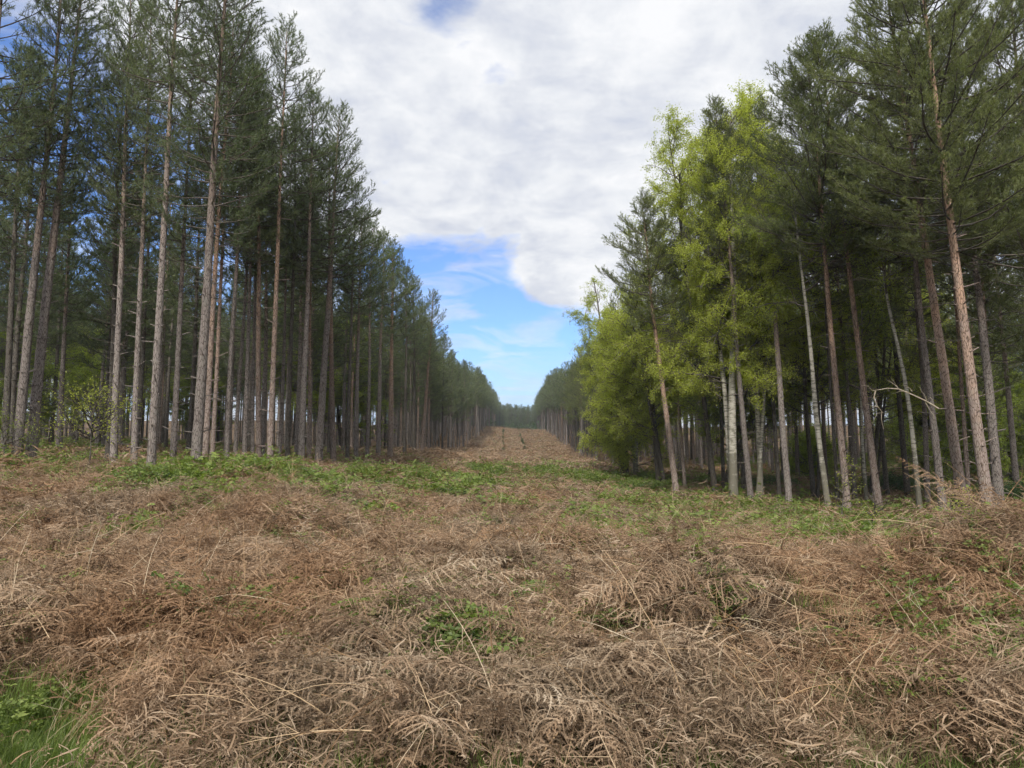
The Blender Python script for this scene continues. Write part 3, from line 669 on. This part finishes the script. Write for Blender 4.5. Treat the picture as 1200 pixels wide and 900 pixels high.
# ------------------------------------------------------------------ bracken, litter, stalks, leaves, grass (prototypes)
def frond(seed, L=.8, teeth=True):
    rng = np.random.default_rng(seed); mb = MB()
    n = 9; t = np.linspace(0, 1, n); bend = rng.uniform(.3, 1.1); sw = rng.uniform(-.35, .35)
    rp = np.stack([L*(t-.12*t*t), sw*t*t*L*.6, .02+L*(.28*t-bend*.42*t*t)], -1)
    tube(mb, rp, np.linspace(.0045, .001, n)*1.0, 4)
    N = 17; u = np.linspace(.16, .98, N)
    for s in (-1, 1):
        c = np.stack([np.interp(u, t, rp[:, k]) for k in range(3)], -1)
        pl = L*.27*np.interp(u, [0, .2, .5, 1], [.6, 1, .75, .06])*rng.uniform(.6, 1.1, N)
        keep = rng.random(N) > .10
        d0 = norm(np.stack([np.full(N, .42)+rng.normal(0, .15, N), s*np.ones(N), rng.normal(-.05, .25, N)], -1))
        k = 6; tt = np.linspace(0, 1, k)
        curl = rng.uniform(.05, .75, N); fw = rng.uniform(0, .6, N)
        P = c[:, None]+d0[:, None]*(pl[:, None]*tt)[..., None]
        P[..., 2] -= (pl*curl)[:, None]*tt**2*.75; P[..., 0] += (pl*fw)[:, None]*tt**2*.5
        P[..., 1] -= s*(pl*curl)[:, None]*tt**3*.35
        P = P[keep]; pl2 = pl[keep]; m = len(P)
        va = rng.uniform(0, 1, m)
        W = np.linspace(.007, .0025, k)[None]*np.ones((m, 1))
        ribbons(mb, P, W, rng.normal(0, .35, (m, 1, 3))+np.array([0, 0, 1.]), va)
        if teeth:
            for ti in np.linspace(.08, .94, 9):
                fi = ti*(k-1); jj = min(int(fi), k-2); cc = P[:, jj]+(P[:, jj+1]-P[:, jj])*(fi-jj); dd = norm(P[:, jj+1]-P[:, jj])
                for s2 in (-1, 1):
                    sd = norm(np.cross(dd, [0, 0, 1.]))*s2
                    D = norm(sd+dd*.5+rng.normal(0, .25, (m, 3))+np.array([0, 0, -.3]))
                    ll = (pl2*.16*(1-ti*.7)+.004)*rng.uniform(.6, 1.2, m)
                    blades(mb, cc, D, ll, np.full(m, .0065), rng, va)
    return mb.mesh('frond', M['bracken'], False, 'v')
def litter(seed, n=100, r=.22, wid=.0045, ln=(.05, .16), hh=.10):
    rng = np.random.default_rng(seed); mb = MB(); k = 5; t = np.linspace(0, 1, k)
    c = rng.normal(0, r*.55, (n, 3)); c[:, 2] = np.abs(rng.normal(0, hh, n))*(1-np.clip(np.hypot(c[:, 0], c[:, 1])/r/1.6, 0, .8))
    an = rng.normal(0, .75, n)+PI*rng.integers(0, 2, n); el = rng.normal(.0, .33, n)
    d = np.stack([np.cos(an)*np.cos(el), np.sin(an)*np.cos(el), np.sin(el)], -1)
    L = rng.uniform(*ln, n); side = norm(rng.normal(size=(n, 3))); cu = rng.uniform(-.9, .9, n)
    P = c[:, None]+d[:, None]*(L[:, None]*(t-.5))[..., None]+side[:, None]*((L*cu)[:, None]*(t-.5)**2*1.6)[..., None]
    P[..., 2] -= L[:, None]*np.abs(t-.5)**2*.5
    W = wid*rng.uniform(.5, 1.8, n)[:, None]*np.array([.6, 1, 1, .8, .2])[None]
    va = rng.uniform(0, 1, n)
    ribbons(mb, P, W, rng.normal(0, .7, (n, 1, 3))+np.array([0, 0, .6]), va)
    m = n//3   # small comb-like pinnae
    for q in range(m):
        pp = P[q]; dd = norm(pp[-1]-pp[0]); sd = norm(np.cross(dd, rng.normal(0, .5, 3)+np.array([0, 0, 1])))
        uu = rng.uniform(0, 1, 12); cc = pp[0]+(pp[-1]-pp[0])*uu[:, None]
        D = norm(sd[None]*np.where(np.arange(12) % 2, 1, -1)[:, None]+dd*.4+rng.normal(0, .2, (12, 3)))
        blades(mb, cc, D, L[q]*.25*(1.1-uu), np.full(12, wid*1.1), rng, np.full(12, va[q]))
    return mb.mesh('litter', M['bracken'], False, 'v')
def stalk(seed, L=1.0, r=.0035):
    rng = np.random.default_rng(seed); mb = MB(); n = 10; t = np.linspace(0, 1, n)
    b = rng.uniform(-.5, .5); k = rng.uniform(-.3, .3); P = np.stack([L*t, L*b*t*t, .03+L*(.2*t-.35*t*t*rng.uniform(.4, 1.3))], -1)
    if seed % 2: j = rng.integers(3, 8); P[j:, 1] += (t[j:]-t[j])*L*rng.uniform(-.7, .7); P[j:, 2] += (t[j:]-t[j])*L*rng.uniform(-.4, .3)
    tube(mb, P, r*np.linspace(1, .35, n), 5)
    for q in range(rng.integers(1, 5)):
        j = rng.integers(2, n-1); d = norm(rng.normal(size=3)*np.array([1, 1, .4])+np.array([.9, 0, 0])); e = P[j]+d*L*rng.uniform(.1, .3)
        sticks(mb, [P[j]], [e], r*.5, r*.2, 4)
    return mb.mesh('stalk', M['stem'], True)
def bramble(seed, n=30, r=.22, mat='bramble', sz=.05, hh=.16):
    rng = np.random.default_rng(seed); mb = MB()
    c = rng.normal(0, r*.6, (n, 3)); c[:, 2] = np.abs(rng.normal(hh*.6, hh*.5, n))
    an = rng.uniform(0, 6.28, n)
    for k, da in enumerate((0, 1.25, -1.25, 2.3, -2.3)):
        D = norm(np.stack([np.cos(an+da), np.sin(an+da), rng.uniform(-.5, .25, n)], -1)); Nn = norm(rng.normal(0, .35, (n, 3))+np.array([0, 0, 1]))
        s = sz*(1 if k == 0 else .8)*rng.uniform(.7, 1.2, n)
        leaves(mb, c+D*.006, D, Nn, s, s*.72, rng.uniform(0, 1, n))
    q = rng.integers(0, n, n//2); sticks(mb, np.stack([c[q, 0]*.3, c[q, 1]*.3, np.zeros(len(q))], -1), c[q], .0022, .0014, 3)
    return mb.mesh('bramble', M[mat], False, 'v')
def tuft(seed, n=46, L=.16, mat='grass', wid=.004, spread=.06, lean=.5):
    rng = np.random.default_rng(seed); mb = MB(); k = 5; t = np.linspace(0, 1, k)
    c = rng.normal(0, spread, (n, 3)); c[:, 2] = 0; an = rng.uniform(0, 6.28, n); ll = L*rng.uniform(.5, 1.3, n); be = rng.uniform(.1, 1, n)*lean
    h = np.stack([np.cos(an), np.sin(an)], -1)
    P = np.zeros((n, k, 3)); P[..., :2] = c[:, None, :2]+h[:, None]*(ll[:, None]*be[:, None]*(.3*t+t*t))[..., None]
    P[..., 2] = ll[:, None]*(t-be[:, None]*.45*t*t)
    W = wid*np.array([1, .95, .8, .5, .1])[None]*rng.uniform(.6, 1.3, n)[:, None]
    ribbons(mb, P, W, np.stack([-h[:, 1], h[:, 0], np.zeros(n)], -1)[:, None]*.3+np.array([.1, .1, .05])+h[:, None].repeat(1, 1)[..., [0, 1, 1]]*0+np.concatenate([h, np.zeros((n, 1))], 1)[:, None], rng.uniform(0, 1, n))
    return mb.mesh('tuft', M[mat], False, 'v')
fronds = proto_collection('frond', [frond(i, .62+.1*(i % 4)) for i in range(10)])
litters = proto_collection('litter', [litter(i) for i in range(6)])
coarse = proto_collection('coarse', [litter(40+i, 90, .42, .012, (.10, .28), .07) for i in range(6)])
vcoarse = proto_collection('vcoarse', [litter(60+i, 190, .9, .02, (.15, .4), .14) for i in range(5)])
stalks = proto_collection('stalk', [stalk(i, .45+.09*(i % 6), .0025+.0006*(i % 3)) for i in range(10)])
brams = proto_collection('bram', [bramble(i) for i in range(5)])
bramc = proto_collection('bramc', [bramble(20+i, 46, .5, 'bramble', .10, .22) for i in range(4)])
bramd = proto_collection('bramd', [bramble(30+i, 46, .5, 'bramble_dark', .10, .3) for i in range(4)])
grs = proto_collection('grs', [tuft(i) for i in range(6)])
dry = proto_collection('dry', [tuft(20+i, 34, .30, 'dry_grass', .0035, .05, .9) for i in range(5)])

def sample(density, y0, y1, seed, wide=.80, margin=2.0, xlim=None):
    rng = np.random.default_rng(seed); xm = wide*y1+margin; n = int(2*xm*(y1-y0)*density)
    x = rng.uniform(-xm, xm, n); y = rng.uniform(y0, y1, n); k = np.abs(x) < wide*y+margin
    if xlim is not None: k &= (x > xlim[0]) & (x < xlim[1])
    return x[k], y[k]
# green patches given by where they lie on the ground
GP = [ground_hit(px, py)+(sx, sy, a) for px, py, sx, sy, a in [
    (545, 572, 2.0, 2.4, 1.3), (500, 580, 1.5, 1.5, .7), (585, 556, 2.5, 4, .9), (640, 560, 3, 4, .55), (700, 562, 3.4, 4, .95), (745, 572, 2.2, 3, .9), (465, 560, 1.5, 2.0, .7),
    (165, 577, 1.1, 1.0, 1), (130, 590, .7, .6, .6), (250, 572, 2.0, 1.2, .55), (320, 562, 2.4, 2, .55), (225, 600, .8, .5, .5), (400, 555, 2, 2, .4),
    (1085, 636, 1.7, 1.5, 1), (1020, 648, 1.2, .8, .8), (1150, 625, 1.5, 1.2, .8), (960, 655, .8, .5, .6), (935, 640, .4, .3, .6),
    (525, 716, .16, .12, 1), (478, 722, .25, .2, .6), (460, 745, .25, .2, .5), (560, 790, .35, .25, .8), (540, 775, .3, .2, .7), (630, 735, .35, .2, .7),
    (290, 735, .4, .2, .6), (230, 760, .4, .2, .6), (300, 845, .18, .12, .8), (250, 880, .2, .12, .7), (700, 850, .2, .1, .5), (795, 850, .16, .12, .7),
    (380, 690, .4, .3, .5), (150, 640, .6, .5, .6), (120, 625, .6, .5, .5), (60, 580, .8, .5, .4), (580, 618, .25, .2, 1), (540, 680, .3, .2, .3), (1190, 770, .3, .5, 1), (1150, 745, .25, .3, .9),
    (1180, 860, .3, .2, .8), (975, 800, .2, .15, .5), (340, 600, .8, .6, .5), (280, 590, .8, .6, .5), (610, 690, .3, .2, .4), (660, 548, 4, 6, .4)]]
def green(x, y):
    v = 0
    for cx, cy, sx, sy, a in GP: v = np.maximum(v, a*gauss(x, y, cx, cy, sx, sy))
    n = fbm(x/1.7, y/1.7, 55); v = v*np.clip((n-.33)*4.2, 0, 1.15)
    return v
def put(name, xy, coll, nidx, label, seed, lift=(0, .05), tilt=.3, sc=(.8, 1.2), zs=1.0):
    x, y = xy; n = len(x); rng = np.random.default_rng(seed)
    z = hgt(x, y)+rng.uniform(lift[0], lift[1], n)
    s = rng.uniform(sc[0], sc[1], n)
    yaw = fbm(x/1.6, y/1.6, 301, 2)*14+rng.normal(0, .75, n)
    return (np.stack([x, y, z], 1), np.stack([rng.normal(0, tilt, n), rng.normal(0, tilt, n), yaw], 1), np.stack([s, s, s*zs], 1), rng.integers(0, nidx, n))
def multi(name, sets, label):
    """several prototype collections in one scattered object"""
    c = bpy.data.collections.new(name+'_kinds'); off = 0; P = []; Ro = []; S = []; I = []
    for k, (data, coll) in enumerate(sets):
        obs = sorted(coll.objects, key=lambda o: o.name)
        for q, ob in enumerate(obs):
            o2 = bpy.data.objects.new('%s_%02d_%02d' % (name, k, q), ob.data); c.objects.link(o2)
        P.append(data[0]); Ro.append(data[1]); S.append(data[2]); I.append(data[3]+off); off += len(obs)
    scatter(name, np.concatenate(P), np.concatenate(Ro), np.concatenate(S), np.concatenate(I), c, label)
rng = np.random.default_rng(7)
def keep(xy, prob):
    x, y = xy; p = prob(x, y); k = rng.random(len(x)) < p; return x[k], y[k]
gf = lambda x, y: 1-.6*np.clip(green(x, y)*1.4, 0, 1)
pit = lambda x, y: 1-.92*gauss(x, y, PIT[0], PIT[1], .5, .38)
A = keep(sample(100, 2.9, 9, 1), lambda x, y: pit(x, y)*(1-verge(x, y)*.93)*gf(x, y)*(.05+.95*((fbm(x/.8, y/.8, 12) > .47) | (y < 4.5))))
B = keep(sample(70, 2.9, 9.5, 2), lambda x, y: pit(x, y)*(1-verge(x, y)*.97)*gf(x, y)*(.1+.9*(fbm(x/.8, y/.8, 12) > .47)))
cl = lambda x, y: gf(x, y)*(.25+.75*(fbm(x/1.2, y/1.2, 12) > .44))
C2 = keep(sample(40, 9, 16, 3), cl); C3 = keep(sample(28, 7, 19, 4), cl)
D = keep(sample(16, 14, 32, 5), gf); E = keep(sample(9, 28, 60, 6, xlim=(-24, 26)), gf)
G = keep(sample(2.6, 50, 212, 8, xlim=(-14, 16)), gf)
Fr = keep(sample(52, 3.3, 9, 9), lambda x, y: pit(x, y)*(1-verge(x, y)*.9)*gf(x, y)*(.22+.78*(fbm(x/.8, y/.8, 12) > .47))); Fr2 = keep(sample(17, 8, 20, 10), cl); F0 = keep(sample(20, 3.6, 8.5, 91), lambda x, y: pit(x, y)*(1-verge(x, y))*gf(x, y)); Fr3 = keep(sample(3.0, 18, 32, 11), gf)
multi('dead_bracken', [
    (put('a', A, litters, 6, '', 1, (0, .14), .45, (.6, 1.1), 1.2), litters), (put('b', B, litters, 6, '', 2, (.02, .22), .6, (.5, 1.0), 1.2), litters), (put('c', C2, litters, 6, '', 3, (0, .12), .4, (.9, 1.5), 1.2), litters),
    (put('c3', C3, coarse, 6, '', 31, (-.04, .08), .25, (.6, 1.0)), coarse), (put('d', D, coarse, 6, '', 4, (-.06, .05), .2, (.8, 1.3)), coarse),
    (put('e', E, coarse, 6, '', 5, (-.06, .08), .2, (1.2, 2.0)), coarse), (put('g', G, vcoarse, 5, '', 6, (0, .1), .15, (.9, 1.7)), vcoarse),
    (put('f0', F0, fronds, 10, '', 71, (.1, .3), .22, (.8, 1.4)), fronds), (put('f', Fr, fronds, 10, '', 7, (.04, .28), .45, (.55, 1.1)), fronds), (put('f2', Fr2, fronds, 10, '', 8, (.03, .2), .4, (.7, 1.2)), fronds),
    (put('f3', Fr3, fronds, 10, '', 9, (-.03, .08), .4, (.8, 1.2)), fronds)],
    'tangled brown dead bracken covering the ride from the verge to the crest')
S1 = keep(sample(40, 3.4, 9, 12), lambda x, y: 1-verge(x, y)*.85); S2 = keep(sample(3.5, 8, 24, 13), lambda x, y: .9+0*x)
ps = put('s', S1, stalks, 10, '', 14, (.06, .26), .28, (.6, 1.1)); ps2 = put('s', S2, stalks, 10, '', 15, (.04, .25), .35, (.7, 1.2))
up_ = rng.random(len(ps[0])) < .12; ps[1][up_, 1] = -1.3+rng.normal(0, .2, up_.sum()); ps[0][up_, 2] -= .12
up_ = rng.random(len(ps2[0])) < .25; ps2[1][up_, 1] = -1.3+rng.normal(0, .25, up_.sum()); ps2[0][up_, 2] -= .1
xs_ = PIT[0]+rng.normal(0, .38, 26); ys_ = PIT[1]+rng.normal(0, .3, 26)
ps3 = put('s', (xs_, ys_), stalks, 10, '', 16, (0, .1), .1, (.7, 1.0)); ps3[1][:, 1] = -1.35+rng.normal(0, .15, 26)
multi('bracken_stalks', [(ps, stalks), (ps2, stalks), (ps3, stalks)], 'straw coloured broken bracken stalks lying through and standing up from the dead fronds')
G1 = keep(sample(110, 3.9, 10, 16), lambda x, y: np.clip(green(x, y)*1.5-.25, 0, 1)); G2 = keep(sample(26, 9, 22, 17), lambda x, y: np.clip(green(x, y)*1.6-.25, 0, 1)*1.0)
Gp = keep(sample(60, 4.2, 5.4, 92, xlim=(PIT[0]-.6, PIT[0]+1.0)), lambda x, y: gauss(x, y, PIT[0]+.15, PIT[1]+.15, .5, .4)); G1b = keep(sample(26, 3.9, 20, 18), lambda x, y: (fbm(x/.9, y/.9, 88) > .55)*1.0); G3 = keep(sample(13, 20, 75, 19, xlim=(-14, 16)), lambda x, y: np.clip(green(x, y)*1.6-.25, 0, 1))
G4 = keep(sample(4.5, 14, 208, 20, xlim=(-10, 11)), lambda x, y: np.clip((fbm(x/3, y/5, 91)-.34)*5, 0, 1))
multi('brambles', [(put('gp', Gp, brams, 5, '', 93, (.02, .3), .4, (.6, 1.1)), brams), (put('g1', G1, brams, 5, '', 20, (.02, .2), .3, (.5, 1.0)), brams), (put('g1b', G1b, brams, 5, '', 21, (.02, .15), .3, (.4, .8)), brams),
    (put('g2', G2, brams, 5, '', 22, (.02, .25), .3, (.9, 1.7)), brams), (put('g3', G3, bramc, 4, '', 23, (0, .25), .25, (.7, 1.4)), bramc), (put('g4', G4, bramc, 4, '', 24, (-.05, .1), .2, (.4, 1.1)), bramc)],
    'low green brambles and new shoots growing up through the dead bracken')
V1 = keep(sample(330, 3.0, 6.0, 25), lambda x, y: np.clip(verge(x, y)*(.04+.9*sstep(-x, .8, 2.2)+.15*gauss(x, y, 2.2, 4.2, 1.3, 3)+.3*gauss(x, y, 0, 4, .4, 3))+.14*(y < 4.5), 0, 1))
V2 = keep(sample(45, 4, 13, 26), lambda x, y: (fbm(x/.9, y/.9, 66) > .56)*.6)
multi('grass', [(put('v1', V1, grs, 6, '', 27, (-.01, .01), .12, (.6, 1.15)), grs), (put('v2', V2, grs, 6, '', 28, (-.01, .05), .2, (.5, .9)), grs)], 'fresh green grass of the verge at the foot of the dead bracken')
V3 = keep(sample(16, 3.6, 7, 29), lambda x, y: .12+.88*((np.abs(y-4.1) < .5) & (x > -1.5)))
multi('dry_grass', [(put('v3', V3, dry, 5, '', 30, (0, .1), .4, (.6, 1.2)), dry)], 'pale dry grass blades hanging over the edge of the verge')
# forest floor cover
xx, yy = sample(1.8, 19, 75, 33); lat = np.abs(xx-ride_x(yy)); k = lat > 8.5; xx, yy = xx[k], yy[k]
sel = rng.random(len(xx)) < .55
xw = rng.uniform(-45, 47, 420); yw = rng.uniform(222, 299, 420); kk_ = (np.abs(xw-ride_x(yw)) > 9) | (yw > 285); xw, yw = xw[kk_], yw[kk_]
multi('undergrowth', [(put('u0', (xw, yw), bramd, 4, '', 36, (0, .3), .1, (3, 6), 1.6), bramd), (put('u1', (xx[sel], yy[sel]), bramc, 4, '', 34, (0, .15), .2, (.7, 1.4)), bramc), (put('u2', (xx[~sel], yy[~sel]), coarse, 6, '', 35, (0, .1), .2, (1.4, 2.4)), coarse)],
    'dark brambles and brown litter spread beneath the trees on both sides')
# single bushes one can point to
def bush(px, py, r, h, n, mat, lab, seed, sz=.055):
    x, y = ground_hit(px, py); rng = np.random.default_rng(seed); z0 = float(hgt(x, y))
    e = empty('bramble_bush', (x, y, z0-.03), 0, lab, 'bush', 'bramble bushes at the ride edges'); mb = MB(); sb = MB()
    an = rng.uniform(0, 6.28, n); el = np.arcsin(rng.uniform(0, 1, n)); lump = .75+.5*vnoise(np.cos(an)*2+seed, np.sin(an)*2+el*2, seed)
    rr = rng.uniform(.55, 1.05, n)*lump
    C = np.stack([np.cos(an)*np.cos(el)*r*rr, np.sin(an)*np.cos(el)*r*rr, np.sin(el)*h*rr+.02], -1)
    for kk, da in enumerate((0, 1.2, -1.2)):
        D = norm(np.stack([np.cos(an*3+da), np.sin(an*3+da), rng.uniform(-.5, .2, n)], -1)); Nn = norm(C*np.array([.8, .8, 1])+rng.normal(0, .35, (n, 3))*r)
        s = sz*rng.uniform(.7, 1.2, n); leaves(mb, C, D, Nn, s, s*.72, rng.uniform(0, 1, n))
    for q in range(26):
        c = C[rng.integers(0, n)]; mid = c*.5+np.array([0, 0, h*.3]); sticks(sb, [np.zeros(3), mid], [mid, c], [.005, .004], [.004, .002], 4)
    link('stems', sb.mesh('stems', M['bark_dark'], True, 'h'), e); link('leaves', mb.mesh('leaves', M[mat], False, 'v'), e)
bush(168, 578, 1.0, .55, 2600, 'bramble', 'round dense green bush in the bracken before the foremost grey pine', 61)
bush(540, 572, 1.7, .8, 4600, 'bramble', 'broad low green bramble bush where the ride begins to rise', 62, .075)
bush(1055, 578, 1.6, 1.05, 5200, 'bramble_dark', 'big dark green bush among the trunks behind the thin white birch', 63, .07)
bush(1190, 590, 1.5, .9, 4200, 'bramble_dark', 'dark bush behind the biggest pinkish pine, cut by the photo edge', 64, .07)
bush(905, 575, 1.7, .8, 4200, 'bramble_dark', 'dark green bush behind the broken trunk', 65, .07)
bush(835, 570, 1.6, .6, 3600, 'bramble', 'low green bush between the lone leaning pine and the forked birch', 66, .07)
bush(748, 575, 1.6, .5, 3600, 'bramble', 'pale green low bush at the ride edge before the dark many-stemmed tree', 67, .075)
bush(1095, 640, 1.3, .45, 3600, 'bramble', 'bright green bramble bush spreading before the big pinkish pines', 68, .06)
bush(1030, 650, .9, .35, 2400, 'bramble', 'smaller bright green bramble beside the spreading one', 69, .055)
bush(582, 619, .16, .25, 500, 'bramble', 'tiny bright green seedling standing alone in mid ride', 70, .04)
# two rows of young conifers up the ride
def young(seed):
    rng = np.random.default_rng(seed); tb = MB(); nb_ = MB(); H = 1.0; A = []; B = []
    tube(tb, [(0, 0, -.05), (0, 0, .5), (0, 0, H)], [.02, .014, .004], 6, np.zeros(3))
    for z in np.linspace(.05, .95, 13):
        for k in range(7):
            an = rng.uniform(0, 6.28); L = (.42*(1-z)+.06)*rng.uniform(.7, 1.2); A.append((0, 0, z)); B.append((math.cos(an)*L, math.sin(an)*L, z+L*.35))
    A = np.array(A); B = np.array(B); n = len(A); nn = 22; sticks(tb, A, B, .006, .003, 3)
    u = rng.uniform(.2, 1, (n, nn, 1)); P = A[:, None]+(B-A)[:, None]*u; D = norm(norm(B-A)[:, None]+norm(rng.normal(size=(n, nn, 3)))*.8)
    blades(nb_, P.reshape(-1, 3), D.reshape(-1, 3), .12, .035, rng, np.repeat(rng.uniform(0, .5, n), nn))
    return tb.mesh('trunk', M['bark_dark'], True, 'h'), nb_.mesh('crown', M['needle_l'], False, 'v')
YV = [young(i) for i in range(3)]
for row, (pxa, pxb) in enumerate(((590, 589.5), (616.5, 607.5))):
    for k, y in enumerate(np.sort(rng.uniform(100, 203, 24))):
        px = pxa+(pxb-pxa)*((1/100-1/y)/(1/100-1/203)); x = (px-600)/F*y+rng.uniform(-.1, .1)
        e = empty('young_conifer', (x, y, float(hgt(x, y))-.02), rng.uniform(0, 6.28), 'small dark young conifer in the '+('row up the middle of the ride' if row == 0 else 'row nearer the right side of the ride'), 'young conifer', 'row of young conifers up the middle' if row == 0 else 'row of young conifers nearer the right side')
        s = rng.uniform(.45, 1.05); e.scale = (s, s, s)
        v = YV[rng.integers(0, 3)]; link('trunk', v[0], e); link('crown', v[1], e)
print('scatter', round(time.time()-T0, 1))

hz = MB(); bx = np.array([(a, b, c) for c in (-6, 42) for b in (-70, 1210) for a in (-1210, 1210)], float)
hz.add(bx, None, [(0, 2, 3, 1), (4, 5, 7, 6), (0, 1, 5, 4), (2, 6, 7, 3), (0, 4, 6, 2), (1, 3, 7, 5)])
hm, hn = new_mat('haze'); pv = hn.nodes.new('ShaderNodeVolumePrincipled'); pv.inputs['Color'].default_value = (.82, .9, 1, 1); pv.inputs['Density'].default_value = .00045; pv.inputs['Anisotropy'].default_value = .2
hn.links.new(pv.outputs[0], hn.nodes.new('ShaderNodeOutputMaterial').inputs['Volume'])
tag(link('haze', hz.mesh('haze', hm, False)), 'thin pale air that softens the far pines', None, None, 'stuff')
# ------------------------------------------------------------------ sky, sun, camera
SUN_EL, SUN_AZ = R(43), R(189)      # azimuth measured from +Y (view direction) clockwise: behind and to the right
w = bpy.data.worlds.new('World'); scene.world = w; w.use_nodes = True; nt = w.node_tree; nt.nodes.clear(); nb = NB(nt)
sky = nb.n('ShaderNodeTexSky', sky_type='NISHITA', sun_disc=False, sun_elevation=SUN_EL, sun_rotation=SUN_AZ, air_density=1.0, dust_density=.6, ozone_density=2.0)
d = nb.n('ShaderNodeTexCoord').outputs['Generated']
sep = nb.n('ShaderNodeSeparateXYZ'); nt.links.new(d, sep.inputs[0])
zc = nb.math('MAXIMUM', sep.outputs[2], .03)
zz = nb.math('ADD', zc, .18)
cv = nb.n('ShaderNodeCombineXYZ'); nt.links.new(nb.math('DIVIDE', sep.outputs[0], zz), cv.inputs[0]); nt.links.new(nb.math('DIVIDE', sep.outputs[1], zz), cv.inputs[1])
v = cv.outputs[0]
n1 = nb.noise(2.1, v, 9, .58, .35)
n2 = nb.noise(1.9, v, 8, .6, .5)
n3 = nb.noise(6.5, v, 9, .62, .25)
def blob(px, py, sx, amp):      # a soft spot round one compass direction
    q = ray(px, py); q = q/np.linalg.norm(q)
    dt = nb.n('ShaderNodeVectorMath', operation='DISTANCE'); nt.links.new(d, dt.inputs[0]); dt.inputs[1].default_value = q
    t = nb.math('DIVIDE', dt.outputs['Value'], sx); t = nb.math('MULTIPLY', nb.math('MULTIPLY', t, t), -1); return nb.math('MULTIPLY', nb.math('EXPONENT', t), amp)
f = nb.math('ADD', nb.math('MULTIPLY', n1, .68), nb.math('MULTIPLY', n3, .32))
f = nb.math('ADD', f, .21)
for px, py, s_, a in [(560, 445, .15, -.62), (480, 330, .055, -.34), (525, 372, .075, -.35), (650, 440, .10, -.42), (525, 5, .045, -.2), (20, 190, .13, -.5), (180, 330, .2, -.3), (600, 150, .45, .05), (595, 90, .05, -.12), (700, 300, .08, .25), (640, 345, .05, .2), (540, 400, .02, .15), (1200, 480, .2, -.2)]:
    f = nb.math('ADD', f, blob(px, py, s_, a))
mask = nb.ramp(f, [(.49, (0,)*3), (.63, (1,)*3)])
shade = nb.math('ADD', nb.math('MULTIPLY', n2, .55), nb.math('MULTIPLY', n3, .45))
wc = nb.n('ShaderNodeCombineXYZ'); nt.links.new(nb.math('MULTIPLY', sep.outputs[0], 5.0), wc.inputs[0]); nt.links.new(nb.math('MULTIPLY', sep.outputs[2], 17.0), wc.inputs[1])
wn = nb.noise(1.5, wc.outputs[0], 8, .6, .9)
wisp = nb.math('MULTIPLY', nb.ramp(wn, [(.46, (0,)*3), (.70, (1,)*3)]), nb.ramp(sep.outputs[2], [(.02, (.9,)*3), (.30, (.55,)*3)]))
mask = nb.math('MAXIMUM', mask, wisp)
ccol = nb.ramp(shade, [(.41, (6.7, 6.75, 6.9)), (.48, (5.9, 6.05, 6.35)), (.54, (5.1, 5.3, 5.8)), (.61, (4.2, 4.5, 5.3))])
blue = nb.mix(nb.ramp(sep.outputs[2], [(.0, (1,)*3), (.17, (0,)*3)]), nb.mix(1.0, sky.outputs[0], (.80, 1.02, 1.42), 'MULTIPLY'), (4.1, 5.1, 6.7))
col = nb.mix(mask, blue, ccol)
bg = nb.n('ShaderNodeBackground'); nt.links.new(col, bg.inputs[0]); bg.inputs[1].default_value = .10
wo = nb.n('ShaderNodeOutputWorld'); nt.links.new(bg.outputs[0], wo.inputs[0])

sl = bpy.data.lights.new('sun', 'SUN'); sl.energy = 3.6; sl.angle = R(9); sl.color = (1, .955, .88)
so = bpy.data.objects.new('sun', sl); COL.objects.link(so)
so.rotation_euler = (PI/2-SUN_EL, 0, PI-SUN_AZ)
cam = bpy.data.cameras.new('camera'); cam.sensor_width = 36; cam.lens = F/1200*36; cam.clip_end = 6000; cam.clip_start = .05
co = bpy.data.objects.new('camera', cam); COL.objects.link(co); co.location = (0, 0, EYE); co.rotation_euler = (R(90+PITCH), 0, 0)
scene.camera = co
vs = scene.view_settings; vs.view_transform = 'Standard'; vs.look = 'None'; vs.exposure = 0.55; vs.gamma = 1; vs.use_curve_mapping = False
scene.cycles.max_bounces = 6; scene.cycles.diffuse_bounces = 4; scene.cycles.glossy_bounces = 1; scene.cycles.transmission_bounces = 3; scene.cycles.caustics_reflective = False; scene.cycles.caustics_refractive = False
scene.cycles.use_adaptive_sampling = True; scene.cycles.adaptive_threshold = .035; scene.cycles.adaptive_min_samples = 24; scene.cycles.transparent_max_bounces = 4
scene.cycles.use_denoising = True
print('done', round(time.time()-T0, 1))
